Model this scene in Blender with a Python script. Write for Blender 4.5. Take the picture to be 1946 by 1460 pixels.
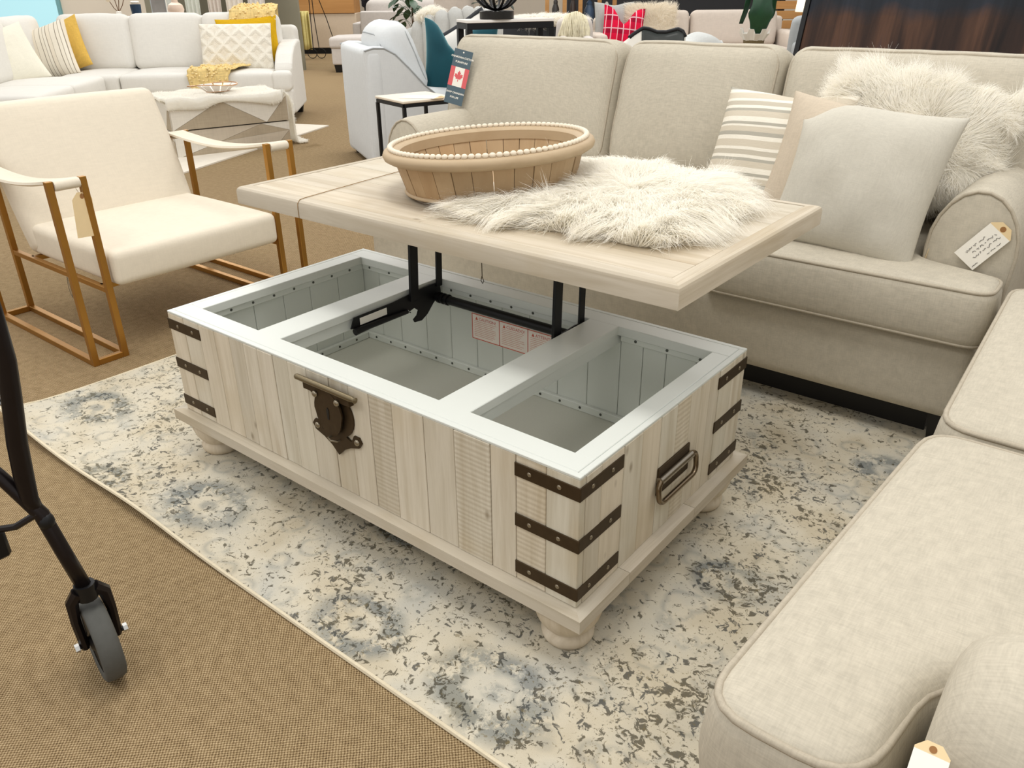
import bpy, bmesh, math, random
import numpy as np
from mathutils import Matrix, Vector, Euler

for o in list(bpy.data.objects): bpy.data.objects.remove(o, do_unlink=True)
SC = bpy.context.scene
COL = SC.collection
R = math.radians
random.seed(7); RNG = np.random.default_rng(11)

# ------------------------------------------------------------------ camera, world, light, exposure
def lin(c):
    return tuple((x/255/12.92 if x/255 <= .04045 else ((x/255+.055)/1.055)**2.4) for x in c)
cam_d = bpy.data.cameras.new('camera'); cam = bpy.data.objects.new('camera', cam_d); COL.objects.link(cam)
cam_d.sensor_width = 36; cam_d.lens = 1523.6/1946*36; cam_d.clip_start = .02; cam_d.clip_end = 100
def cam_axes(yaw, pitch, roll):
    cy, sy, cp, sp = math.cos(yaw), math.sin(yaw), math.cos(pitch), math.sin(pitch)
    f = Vector((sy*cp, cy*cp, -sp)); r = Vector((cy, -sy, 0)); u = r.cross(f)
    c, s = math.cos(roll), math.sin(roll)
    return c*r+s*u, -s*r+c*u, f
cr, cu, cf = cam_axes(-.6751, .4637, -.0099)
M = Matrix.Identity(4)
for i in range(3):
    M[i][0], M[i][1], M[i][2] = cr[i], cu[i], -cf[i]
M.translation = (1.81, -.9102, 1.11)
cam.matrix_world = M
SC.camera = cam

world = bpy.data.worlds.new('store_ambient'); SC.world = world; world.use_nodes = True
world.node_tree.nodes['Background'].inputs[0].default_value = (1.0, .985, .96, 1)
world.node_tree.nodes['Background'].inputs[1].default_value = .78

def area(name, loc, sx, sy, power, color=(1, .975, .93), rot=(0, 0, 0)):
    d = bpy.data.lights.new(name, 'AREA'); d.shape = 'RECTANGLE'; d.size = sx; d.size_y = sy; d.energy = power; d.color = color
    o = bpy.data.objects.new(name, d); COL.objects.link(o); o.location = loc; o.rotation_euler = rot
    return o
# rows of fluorescent troffers in the (unseen) store ceiling, 3.3 m up; the last lamp is added to brighten the partition wall
for (x, y, p) in ((.9, .1, 90), (-1.6, .6, 62), (2.7, 1.1, 45), (.4, 2.9, 60), (-2.6, 3.6, 75), (.6, -2.2, 70), (-2.4, -1.6, 50),
                  (-5.2, 2.4, 60), (-5.2, 6.2, 130), (-1.8, 6.6, 110), (-8.6, 5.2, 150), (-9.2, 9.2, 170), (-4.6, 9.4, 130), (-11.6, 4.6, 190)):
    area('ceiling_light', (x, y, 3.3), 1.2, .6, p*.34)

SC.view_settings.view_transform = 'Standard'; SC.view_settings.look = 'None'
SC.view_settings.exposure = .12; SC.view_settings.gamma = 1; SC.view_settings.use_curve_mapping = False

# ------------------------------------------------------------------ mesh builder
class MB:
    def __init__(s): s.v = []; s.f = []
    def add(s, vs, fs, T=None):
        b = len(s.v)
        for p in vs:
            p = Vector(p)
            s.v.append(tuple(T @ p) if T is not None else tuple(p))
        for f in fs: s.f.append(tuple(b+i for i in f))
        return s
    def box(s, c, d, bev=0, T=None):
        hx, hy, hz = d[0]/2, d[1]/2, d[2]/2; cx, cy, cz = c
        if bev <= 0:
            vs = [(cx+a*hx, cy+b*hy, cz+e*hz) for a in (-1, 1) for b in (-1, 1) for e in (-1, 1)]
            fs = [(0, 1, 3, 2), (4, 6, 7, 5), (0, 4, 5, 1), (2, 3, 7, 6), (0, 2, 6, 4), (1, 5, 7, 3)]
            return s.add(vs, fs, T)
        b_ = min(bev, hx*.95, hy*.95, hz*.95); vs = []; idx = {}
        for a in (-1, 1):
            for b in (-1, 1):
                for e in (-1, 1):
                    for k in range(3):
                        q = [hx-b_, hy-b_, hz-b_]; q[k] += b_
                        idx[(a, b, e, k)] = len(vs); vs.append((cx+a*q[0], cy+b*q[1], cz+e*q[2]))
        I = idx; fs = []
        for a in (-1, 1):
            q = [I[(a, -1, -1, 0)], I[(a, 1, -1, 0)], I[(a, 1, 1, 0)], I[(a, -1, 1, 0)]]; fs.append(q if a > 0 else q[::-1])
            q = [I[(-1, a, -1, 1)], I[(-1, a, 1, 1)], I[(1, a, 1, 1)], I[(1, a, -1, 1)]]; fs.append(q if a > 0 else q[::-1])
            q = [I[(-1, -1, a, 2)], I[(1, -1, a, 2)], I[(1, 1, a, 2)], I[(-1, 1, a, 2)]]; fs.append(q if a > 0 else q[::-1])
        for a in (-1, 1):
            for b in (-1, 1):
                q = [I[(a, b, -1, 0)], I[(a, b, -1, 1)], I[(a, b, 1, 1)], I[(a, b, 1, 0)]]; fs.append(q if a*b > 0 else q[::-1])
                q = [I[(a, -1, b, 0)], I[(a, 1, b, 0)], I[(a, 1, b, 2)], I[(a, -1, b, 2)]]; fs.append(q if a*b > 0 else q[::-1])
                q = [I[(-1, a, b, 1)], I[(-1, a, b, 2)], I[(1, a, b, 2)], I[(1, a, b, 1)]]; fs.append(q if a*b > 0 else q[::-1])
                for e in (-1, 1):
                    q = [I[(a, b, e, 0)], I[(a, b, e, 1)], I[(a, b, e, 2)]]; fs.append(q if a*b*e > 0 else q[::-1])
        return s.add(vs, fs, T)
    def b2(s, x0, x1, y0, y1, z0, z1, bev=0, T=None):
        return s.box(((x0+x1)/2, (y0+y1)/2, (z0+z1)/2), (abs(x1-x0), abs(y1-y0), abs(z1-z0)), bev, T)
    def bar(s, a, b, w, h=None, bev=.001):
        a, b = Vector(a), Vector(b); h = h or w; d = b-a; L = d.length
        z = d.normalized(); up = Vector((0, 0, 1)) if abs(z.z) < .95 else Vector((0, 1, 0))
        x = up.cross(z).normalized(); y = z.cross(x)
        T = Matrix(((x.x, y.x, z.x, 0), (x.y, y.y, z.y, 0), (x.z, y.z, z.z, 0), (0, 0, 0, 1))); T.translation = (a+b)/2
        return s.box((0, 0, 0), (w, h, L), bev, T)
    def tube(s, pts, rad, seg=8, closed=False, cap=True):
        pts = [Vector(p) for p in pts]; n = len(pts); rads = rad if hasattr(rad, '__len__') else [rad]*n
        vs = []; prev = None
        for i in range(n):
            if closed: d = pts[(i+1) % n]-pts[i-1]
            else: d = pts[min(i+1, n-1)]-pts[max(i-1, 0)]
            d = d.normalized() if d.length > 1e-9 else Vector((0, 0, 1))
            if prev is None:
                up = Vector((0, 0, 1)) if abs(d.z) < .9 else Vector((1, 0, 0)); x = up.cross(d).normalized()
            else:
                x = (prev-d*prev.dot(d)); x = x.normalized() if x.length > 1e-6 else prev
            prev = x; y = d.cross(x)
            for k in range(seg):
                t = 2*math.pi*k/seg; vs.append(pts[i]+(x*math.cos(t)+y*math.sin(t))*rads[i])
        fs = []
        for i in range(n if closed else n-1):
            j = (i+1) % n
            for k in range(seg):
                m = (k+1) % seg; fs.append((i*seg+k, i*seg+m, j*seg+m, j*seg+k))
        if cap and not closed:
            fs.append(tuple(range(seg))[::-1]); fs.append(tuple((n-1)*seg+k for k in range(seg)))
        return s.add(vs, fs)
    def lathe(s, prof, seg=24, c=(0, 0, 0), T=None, capb=True, capt=True):
        vs = []; fs = []
        for r, z in prof:
            for k in range(seg):
                t = 2*math.pi*k/seg; vs.append((c[0]+r*math.cos(t), c[1]+r*math.sin(t), c[2]+z))
        n = len(prof)
        for i in range(n-1):
            for k in range(seg):
                m = (k+1) % seg; fs.append((i*seg+k, i*seg+m, (i+1)*seg+m, (i+1)*seg+k))
        if capb: fs.append(tuple(range(seg))[::-1])
        if capt: fs.append(tuple((n-1)*seg+k for k in range(seg)))
        return s.add(vs, fs, T)
    def prism(s, out, h0, h1, T=None):
        n = len(out); vs = [(x, y, h0) for x, y in out]+[(x, y, h1) for x, y in out]
        fs = [tuple(range(n))[::-1], tuple(range(n, 2*n))]+[(i, (i+1) % n, n+(i+1) % n, n+i) for i in range(n)]
        return s.add(vs, fs, T)
    def ball(s, c, r, seg=10, rings=6, T=None):
        rx, ry, rz = r if hasattr(r, '__len__') else (r, r, r); vs = [(c[0], c[1], c[2]-rz)]; fs = []
        for i in range(1, rings):
            a = -math.pi/2+math.pi*i/rings
            for k in range(seg):
                t = 2*math.pi*k/seg; vs.append((c[0]+rx*math.cos(a)*math.cos(t), c[1]+ry*math.cos(a)*math.sin(t), c[2]+rz*math.sin(a)))
        vs.append((c[0], c[1], c[2]+rz)); top = len(vs)-1
        for k in range(seg):
            m = (k+1) % seg; fs.append((0, 1+m, 1+k)); fs.append((top, top-seg+k, top-seg+m))
        for i in range(rings-2):
            for k in range(seg):
                m = (k+1) % seg; fs.append((1+i*seg+k, 1+i*seg+m, 1+(i+1)*seg+m, 1+(i+1)*seg+k))
        return s.add(vs, fs, T)
    def sheet(s, fn, nu, nv, th):
        """thick sheet: fn(u,v) -> point, u,v in 0..1"""
        P = [[Vector(fn(i/nu, j/nv)) for j in range(nv+1)] for i in range(nu+1)]
        vs = []; Nn = []
        for i in range(nu+1):
            for j in range(nv+1):
                du = P[min(i+1, nu)][j]-P[max(i-1, 0)][j]; dv = P[i][min(j+1, nv)]-P[i][max(j-1, 0)]
                n = du.cross(dv); n = n.normalized() if n.length > 1e-12 else Vector((0, 0, 1))
                vs.append(P[i][j]+n*th/2); Nn.append(P[i][j]-n*th/2)
        W = nv+1; K = len(vs); fs = []
        for i in range(nu):
            for j in range(nv):
                a, b, c, d = i*W+j, (i+1)*W+j, (i+1)*W+j+1, i*W+j+1
                fs.append((a, b, c, d)); fs.append((K+d, K+c, K+b, K+a))
        for i in range(nu):
            fs.append((i*W, K+i*W, K+(i+1)*W, (i+1)*W)); a = i*W+nv; fs.append((a, a+W, K+a+W, K+a))
        for j in range(nv):
            fs.append((j, j+1, K+j+1, K+j)); a = nu*W+j; fs.append((a, K+a, K+a+1, a+1))
        return s.add(vs+Nn, fs)

def obj(name, mb, mat, parent=None, world=False, smooth=True, angle=38, label=None):
    me = bpy.data.meshes.new(name)
    v = mb.v
    if world and parent is not None:
        inv = parent.matrix_basis.inverted()
        p = parent.parent
        while p is not None:
            inv = inv @ p.matrix_basis.inverted(); p = p.parent
        v = [tuple(inv @ Vector(q)) for q in v]
    me.from_pydata(v, [], mb.f); me.validate()
    if smooth:
        me.polygons.foreach_set('use_smooth', [True]*len(me.polygons))
        if angle < 180: me.set_sharp_from_angle(angle=R(angle))
    if mat: me.materials.append(mat)
    o = bpy.data.objects.new(name, me); COL.objects.link(o)
    if parent is not None: o.parent = parent
    if label: o['label'] = label
    return o
def tag(o, label, cat, group=None):
    o['label'] = label; o['category'] = cat
    if group: o['group'] = group
    return o
def thing(name, label, cat, loc=(0, 0, 0), rotz=0, group=None, rot=None):
    o = bpy.data.objects.new(name, None); COL.objects.link(o)
    o.empty_display_size = .05; o.location = loc; o.rotation_euler = rot or (0, 0, rotz)
    return tag(o, label, cat, group)
def struct(name, mb, mat, label=None, parent=None, **k):
    o = obj(name, mb, mat, parent, **k)
    if parent is None: o['kind'] = 'structure'
    if label: o['label'] = label
    return o
def place(o, loc, rot=(0, 0, 0)):
    o.location = loc; o.rotation_euler = rot
    return o

def cushion(mb, w, d, h, r=.04, crown=.02, bulge=.012, n=9, T=None, wr=0, seed=0, piping=None):
    """soft rounded box, crowned faces; piping = MB to receive welt tubes along the top and bottom edges"""
    H = (w/2, d/2, h/2); r = min(r, min(H)*.98)
    rs = random.Random(seed); ph = [rs.uniform(0, 6) for _ in range(8)]
    def dfm(p):
        x, y, z = p; u, v, t = x/H[0], y/H[1], z/H[2]
        cl = lambda a: max(0, 1-a*a)
        f = lambda a, b: (cl(a)*cl(b))**.75
        z2 = z+t*crown*f(u, v); y2 = y+v*bulge*f(u, t); x2 = x+u*bulge*f(v, t)
        if wr:
            q = math.sin(x*17+ph[0]+2*math.sin(y*9+ph[1]))*math.sin(y*13+z*11+ph[2]); q += .5*math.sin(x*41+z*23+ph[3])*math.sin(y*37+ph[4])
            z2 += wr*q*t; y2 += wr*q*v; x2 += wr*q*u
        return (x2, y2, z2)
    def axis(hh):
        k = 4; a = [hh-r+r*math.sin(math.pi/2*i/k) for i in range(k+1)]
        m = [(-1+2*(i+1)/(n+1))*(hh-r) for i in range(n)]
        return [-q for q in a[::-1]]+m+a
    A = [axis(H[0]), axis(H[1]), axis(H[2])]
    idx = {}; vs = []; fs = []
    def V(p):
        key = tuple(round(c, 6) for c in p)
        if key not in idx:
            q = [max(-(H[i]-r), min(H[i]-r, p[i])) for i in range(3)]
            d_ = Vector([p[i]-q[i] for i in range(3)])
            pp = Vector(q)+(d_.normalized()*r if d_.length > 1e-9 else d_)
            idx[key] = len(vs); vs.append(dfm(pp))
        return idx[key]
    for ax in range(3):
        b, c = (ax+1) % 3, (ax+2) % 3
        for sg in (-1, 1):
            for i in range(len(A[b])-1):
                for j in range(len(A[c])-1):
                    q = []
                    for (ii, jj) in ((i, j), (i+1, j), (i+1, j+1), (i, j+1)):
                        p = [0, 0, 0]; p[ax] = sg*H[ax]; p[b] = A[b][ii]; p[c] = A[c][jj]; q.append(V(p))
                    if len(set(q)) >= 3: fs.append(q if sg > 0 else q[::-1])
    mb.add(vs, fs, T)
    if piping is not None:
        for sg in (-1, 1):
            pts = []; rr = max(r, .03); e = r*.29; hx, hy = H[0]-e, H[1]-e
            for (sx, sy, a0) in ((1, 1, 0), (-1, 1, 90), (-1, -1, 180), (1, -1, 270)):
                for k in range(6):
                    a = R(a0+90*k/5); pts.append((sx*(hx-rr)+rr*math.cos(a), sy*(hy-rr)+rr*math.sin(a), sg*(H[2]-e)))
            full = []
            for i in range(len(pts)):
                a, b = Vector(pts[i]), Vector(pts[(i+1) % len(pts)]); m = max(1, int((b-a).length/.05))
                for k in range(m): full.append(dfm(a.lerp(b, k/m)))
            if T is not None: full = [T @ Vector(p) for p in full]
            piping.tube(full, .0045, 6, closed=True)
    return mb

def pillow(mb, w, h, t, n=18, dent=0, dc=0, ear=.07, wr=.004, seed=0, T=None, plump=.55):
    """throw pillow in the xz plane, thickness along y"""
    rs = random.Random(seed); ph = [rs.uniform(0, 6) for _ in range(6)]
    vs = []; fs = []
    def P(u, v, sg):
        x = w/2*u*(1-ear*(1-v*v)); z = h/2*v*(1-ear*(1-u*u))
        z -= dent*math.exp(-((u-dc)/.38)**2)*((v+1)/2)**2.2
        th = t/2*((1-u**4)*(1-v**4))**plump*(1-.35*((u*u+v*v)/2)**1.0)
        q = math.sin(9*u+ph[0]+3*v)*math.sin(5*v+ph[1])+.6*math.sin(14*u*v+ph[2])
        return (x, sg*(th+wr*q*(1-u*u)*(1-v*v)), z)
    idx = {}
    for sg in (-1, 1):
        for i in range(n+1):
            for j in range(n+1):
                u, v = math.sin(math.pi/2*(-1+2*i/n)), math.sin(math.pi/2*(-1+2*j/n))
                edge = i in (0, n) or j in (0, n)
                key = (0 if edge else sg, i, j)
                if key not in idx: idx[key] = len(vs); vs.append(P(u, v, 0 if edge else sg))
        g = lambda i, j: idx[(0 if (i in (0, n) or j in (0, n)) else sg, i, j)]
        for i in range(n):
            for j in range(n):
                q = (g(i, j), g(i+1, j), g(i+1, j+1), g(i, j+1)); fs.append(q if sg < 0 else q[::-1])
    return mb.add(vs, fs, T)

def puff(mb, out, ker, z0, z1, r, crown, piping=None, T=None, inner=7):
    """soft prism over an outline that is star-shaped about ker; crowned top"""
    n = len(out); O = [Vector((x, y)) for x, y in out]; nr = []
    for i in range(n):
        a, b, c = O[i-1], O[i], O[(i+1) % n]; d1 = (b-a).normalized(); d2 = (c-b).normalized()
        m = (Vector((d1.y, -d1.x))+Vector((d2.y, -d2.x))); nr.append(m.normalized() if m.length > 1e-6 else Vector((d1.y, -d1.x)))
    K = Vector(ker); rings = []
    bx0, bx1, by0, by1 = min(p.x for p in O), max(p.x for p in O), min(p.y for p in O), max(p.y for p in O)
    def cw(q): return max(0, (1-((2*q.x-bx0-bx1)/(bx1-bx0))**2)*(1-((2*q.y-by0-by1)/(by1-by0))**2))
    rings.append([(K.x, K.y, z0)]*0 or [tuple((O[i]-nr[i]*r).to_3d()+Vector((0, 0, z0))) for i in range(n)])
    for a in (30, 60, 90):
        e = r*(1-math.sin(R(a))); rings.append([tuple((O[i]-nr[i]*e).to_3d()+Vector((0, 0, z0+r*(1-math.cos(R(a)))))) for i in range(n)])
    bl = .006
    rings.append([tuple((O[i]+nr[i]*bl).to_3d()+Vector((0, 0, (z0+z1)/2))) for i in range(n)])
    for a in (90, 60, 30, 0):
        e = r*(1-math.sin(R(a))); rings.append([tuple((O[i]-nr[i]*e).to_3d()+Vector((0, 0, z1-r*(1-math.cos(R(a)))+crown*cw(O[i]-nr[i]*e)*(90-a)/90))) for i in range(n)])
    for k in range(1, inner):
        s_ = 1-k/inner
        rg_ = []
        for i in range(n):
            q = (O[i]-nr[i]*r-K)*s_+K; rg_.append((q.x, q.y, z1+crown*cw(q)))
        rings.append(rg_)
    vs = [p for rg in rings for p in rg]; fs = []
    for j in range(len(rings)-1):
        for i in range(n):
            m = (i+1) % n; fs.append((j*n+i, j*n+m, (j+1)*n+m, (j+1)*n+i))
    vs.append((K.x, K.y, z1+crown*cw(K))); c = len(vs)-1; L = (len(rings)-1)*n
    for i in range(n): fs.append((L+i, L+(i+1) % n, c))
    fs.append(tuple(range(n))[::-1])
    mb.add(vs, fs, T)
    if piping is not None:
        for zz in (z0+r*.29, z1-r*.29):
            pts = [Vector(((O[i]-nr[i]*r*.27).x, (O[i]-nr[i]*r*.27).y, zz)) for i in range(n)]
            piping.tube([T @ p for p in pts] if T is not None else pts, .0048, 6, closed=True)
    return mb
def round_outline(pts, rads, step=.03):
    """polygon with rounded corners, resampled"""
    n = len(pts); out = []
    for i in range(n):
        a, b, c = Vector(pts[i-1]), Vector(pts[i]), Vector(pts[(i+1) % n]); r = rads[i]
        d1 = (a-b).normalized(); d2 = (c-b).normalized()
        p, q = b+d1*r, b+d2*r
        for k in range(6):
            t = k/5; out.append(p*(1-t)**2+b*2*t*(1-t)+q*t*t)
    res = []
    for i in range(len(out)):
        a, b = out[i], out[(i+1) % len(out)]; m = max(1, int((b-a).length/step))
        for k in range(m): res.append(tuple(a.lerp(b, k/m)))
    return res

# ------------------------------------------------------------------ fur
def vnoise(p, s, seed):
    g = np.random.default_rng(seed); out = np.zeros((len(p), 3))
    for k in range(4):
        w = g.normal(size=(3, 3))*s*(1.6**k)*.7; ph = g.uniform(0, 6.28, 3); out += np.sin(p @ w+ph)*(.6**k)
    return out
def fur_mesh(name, roots, normals, length, flow, mat, parent, width=.0011, seg=4, seed=0, lift=.45, clump=.5, cs=40, curl=.10, world=False, lenvar=.4):
    """strands as tapered ribbons; flow = (N,3) lie direction"""
    g = np.random.default_rng(seed); N = len(roots)
    L = length*(1-lenvar+lenvar*2*g.random(N)*.8)[:, None]
    cl = vnoise(roots, cs, seed+1); cl2 = vnoise(roots, cs*.3, seed+2)
    d = flow+clump*cl*.5+clump*cl2*.6+g.normal(size=(N, 3))*.16
    d -= normals*(d*normals).sum(1, keepdims=True)*.8
    d /= np.linalg.norm(d, axis=1, keepdims=True)+1e-9
    side = np.cross(d, normals)+g.normal(size=(N, 3))*.35; side /= np.linalg.norm(side, axis=1, keepdims=True)+1e-9
    cu_ = vnoise(roots, cs*.8, seed+3)*curl
    lf = lift*(.75+.5*g.random(N))[:, None]
    V = np.zeros((N, seg+1, 2, 3))
    for k in range(seg+1):
        t = k/seg
        p = roots+d*L*(t**1.25)*.95+normals*L*lf*(math.sin(min(1, t*1.15)*math.pi*.72))+cu_*L*t*t
        w = width*(1-.86*t)
        V[:, k, 0] = p-side*w/2; V[:, k, 1] = p+side*w/2
    base = (np.arange(N)*(seg+1)*2)[:, None, None]
    k = np.arange(seg)[None, :, None]*2
    F = np.concatenate([base+k, base+k+1, base+k+3, base+k+2], axis=2).reshape(-1)
    vv = V.reshape(-1, 3)
    me = bpy.data.meshes.new(name); me.vertices.add(len(vv)); me.vertices.foreach_set('co', vv.ravel())
    nf = len(F)//4; me.loops.add(len(F)); me.loops.foreach_set('vertex_index', F.astype(np.int32))
    me.polygons.add(nf); me.polygons.foreach_set('loop_start', np.arange(0, nf*4, 4, dtype=np.int32))
    me.polygons.foreach_set('use_smooth', np.ones(nf, dtype=bool))
    me.update(); me.validate(); me.materials.append(mat)
    o = bpy.data.objects.new(name, me); COL.objects.link(o)
    if parent is not None: o.parent = parent
    o['kind'] = 'stuff'
    return o
def sample_mesh(mb, N, seed, keep=None):
    """random points + normals on a builder's triangles"""
    g = np.random.default_rng(seed); V = np.array(mb.v); T = []
    for f in mb.f:
        for i in range(1, len(f)-1): T.append((f[0], f[i], f[i+1]))
    T = np.array(T); a, b, c = V[T[:, 0]], V[T[:, 1]], V[T[:, 2]]
    n = np.cross(b-a, c-a); ar = np.linalg.norm(n, axis=1); n = n/(ar[:, None]+1e-12)
    if keep is not None: ar = ar*keep((a+b+c)/3, n)
    i = g.choice(len(T), N, p=ar/ar.sum()); u = g.random(N); v = g.random(N); m = u+v > 1; u[m] = 1-u[m]; v[m] = 1-v[m]
    return a[i]+(b-a)[i]*u[:, None]+(c-a)[i]*v[:, None], n[i]

# ------------------------------------------------------------------ materials
class NT:
    def __init__(s, name):
        s.m = bpy.data.materials.new(name); s.m.use_nodes = True; s.t = s.m.node_tree; s.b = s.t.nodes['Principled BSDF']
    def n(s, typ, props=None, **ins):
        nd = s.t.nodes.new(typ)
        for k, v in (props or {}).items(): setattr(nd, k, v)
        for k, v in ins.items():
            key = int(k[1:]) if k[0] == '_' and k[1:].isdigit() else k.replace('_', ' ')
            s.set(nd.inputs[key], v)
        return nd
    def set(s, sock, v):
        if hasattr(v, 'outputs'): v = v.outputs[0]
        if isinstance(v, bpy.types.NodeSocket): s.t.links.new(v, sock)
        else:
            if isinstance(v, tuple) and len(v) == 3 and sock.type == 'RGBA': v = v+(1,)
            sock.default_value = v
    def mix(s, f, a, b, mode='MIX'):
        nd = s.t.nodes.new('ShaderNodeMix'); nd.data_type = 'RGBA'; nd.blend_type = mode
        s.set(nd.inputs[0], f); s.set(nd.inputs[6], a); s.set(nd.inputs[7], b); return nd.outputs[2]
    def math(s, op, a, b=0, c=0):
        nd = s.t.nodes.new('ShaderNodeMath'); nd.operation = op; s.set(nd.inputs[0], a); s.set(nd.inputs[1], b)
        if op in ('MULTIPLY_ADD',): s.set(nd.inputs[2], c)
        return nd.outputs[0]
    def ramp(s, f, stops):
        nd = s.t.nodes.new('ShaderNodeValToRGB'); e = nd.color_ramp.elements
        while len(e) < len(stops): e.new(.5)
        for i, (p, c) in enumerate(stops): e[i].position = p; e[i].color = tuple(c)+(1,) if len(c) == 3 else c
        s.set(nd.inputs[0], f); return nd.outputs[0]
    def coord(s, scale=(1, 1, 1), kind='Object', rot=(0, 0, 0), loc=(0, 0, 0)):
        tc = s.t.nodes.new('ShaderNodeTexCoord')
        return s.n('ShaderNodeMapping', Vector=tc.outputs[kind], Scale=scale, Rotation=rot, Location=loc).outputs[0]
    def noise(s, v, scale, detail=3, rough=.5, dist=0):
        return s.n('ShaderNodeTexNoise', Vector=v, Scale=scale, Detail=detail, Roughness=rough, Distortion=dist).outputs[0]
    def bump(s, h, strength=.3, dist=.002):
        s.set(s.b.inputs['Normal'], s.n('ShaderNodeBump', Strength=strength, Distance=dist, Height=h)); 
    def out(s, col, rough=.8, metal=0, sheen=0, spec=.3):
        s.set(s.b.inputs['Base Color'], col); s.set(s.b.inputs['Roughness'], rough); s.set(s.b.inputs['Metallic'], metal)
        s.b.inputs['Specular IOR Level'].default_value = spec
        if sheen: s.b.inputs['Sheen Weight'].default_value = sheen
        return s.m
def rand_out(t):
    return t.n('ShaderNodeObjectInfo').outputs['Random']

def fabric(name, c, var=.10, weave=260, bump=.35, streak=.5, rough=.95):
    t = NT(name); c = lin(c); dk = tuple(x*(1-var*2.2) for x in c); lt = tuple(min(1, x*(1+var*.5)) for x in c)
    a = t.noise(t.coord((weave, weave*.10, weave*.10)), 1, 2); b = t.noise(t.coord((weave*.10, weave, weave*.10)), 1, 2); d = t.noise(t.coord((weave*.10, weave*.10, weave)), 1, 2)
    f = t.math('ADD', t.math('ADD', a, b), d); f = t.math('MULTIPLY', f, .3333)
    big = t.noise(t.coord(), 4, 3)
    k = t.math('ADD', t.math('MULTIPLY', t.math('SUBTRACT', f, .5), 3.2*streak*2), t.math('ADD', .5, t.math('MULTIPLY', t.math('SUBTRACT', big, .5), .5)))
    t.bump(f, bump, .002)
    return t.out(t.mix(k, dk, lt), rough, sheen=.0, spec=.15)
def plain(name, c, rough=.6, metal=0, spec=.4, var=.04, nscale=30, bump=0):
    t = NT(name); c = lin(c); n = t.noise(t.coord(), nscale, 4)
    col = t.mix(n, tuple(x*(1-var*2) for x in c), tuple(min(1, x*(1+var*2)) for x in c))
    if bump: t.bump(n, bump, .002)
    return t.out(col, rough, metal, spec=spec)
def whitewood(name, axis, tint=(1, 1, 1), saw=False, contrast=1.0):
    """whitewashed reclaimed plank, grain along axis; every plank takes its own tone"""
    t = NT(name); sc = [26, 26, 26]; sc[axis] = 1.6
    rnd = rand_out(t); tc = t.n('ShaderNodeTexCoord').outputs['Object']
    off = t.n('ShaderNodeCombineXYZ', X=t.math('MULTIPLY', rnd, 37), Y=t.math('MULTIPLY', rnd, 91), Z=t.math('MULTIPLY', rnd, 53))
    base = t.n('ShaderNodeVectorMath', {'operation': 'ADD'}, _0=tc, _1=off)
    v = t.n('ShaderNodeMapping', Vector=base, Scale=tuple(sc))
    v2 = t.n('ShaderNodeMapping', Vector=base, Scale=tuple(x*4 for x in sc))
    a = t.noise(v, 1, 5, .62, .6); b = t.noise(v2, 1, 4, .6, .3); big = t.noise(base, 7, 2)
    cl = lambda c: tuple(x*y for x, y in zip(lin(c), tint))
    col = t.ramp(a, [(.25, cl((190, 177, 155))), (.45, cl((207, 198, 180))), (.58, cl((218, 210, 194))), (.78, cl((203, 193, 175)))])
    col = t.mix(t.math('MULTIPLY', t.math('SUBTRACT', b, .5), .9*contrast), col, cl((150, 134, 106)))
    tone = t.ramp(rnd, [(0, (.86, .85, .82)), (.3, (1.0, .99, .97)), (.55, (.93, .95, .94)), (.8, (1.02, .98, .92)), (1, (.90, .89, .86))])
    col = t.mix(.85, col, tone, 'MULTIPLY')
    patch = t.ramp(big, [(.52, (0, 0, 0)), (.72, (1, 1, 1))])
    col = t.mix(t.math('MULTIPLY', patch, .35), col, cl((196, 180, 150)))
    kn = t.n('ShaderNodeTexVoronoi', Vector=t.n('ShaderNodeMapping', Vector=base, Scale=tuple(9 if i != axis else 5 for i in range(3))), Scale=1).outputs[0]
    col = t.mix(t.ramp(kn, [(.02, (.6, .6, .6)), (.07, (0, 0, 0))]), col, cl((120, 102, 76)))
    h = t.math('ADD', a, t.math('MULTIPLY', b, .5))
    if saw:
        wv = [3, 3, 3]; wv[axis] = 60
        w = t.n('ShaderNodeTexWave', {'bands_direction': 'XYZ'[axis] if False else ('X', 'Y', 'Z')[axis]}, Vector=t.n('ShaderNodeMapping', Vector=base, Scale=tuple(x*.55 for x in wv)), Scale=.9, Distortion=3.2, Detail=2).outputs[1]
        col = t.mix(t.math('MULTIPLY', w, .28), col, cl((158, 140, 112))); h = t.math('ADD', h, t.math('MULTIPLY', w, .6))
    t.bump(h, .28, .002)
    return t.out(col, .72, spec=.25)

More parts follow.
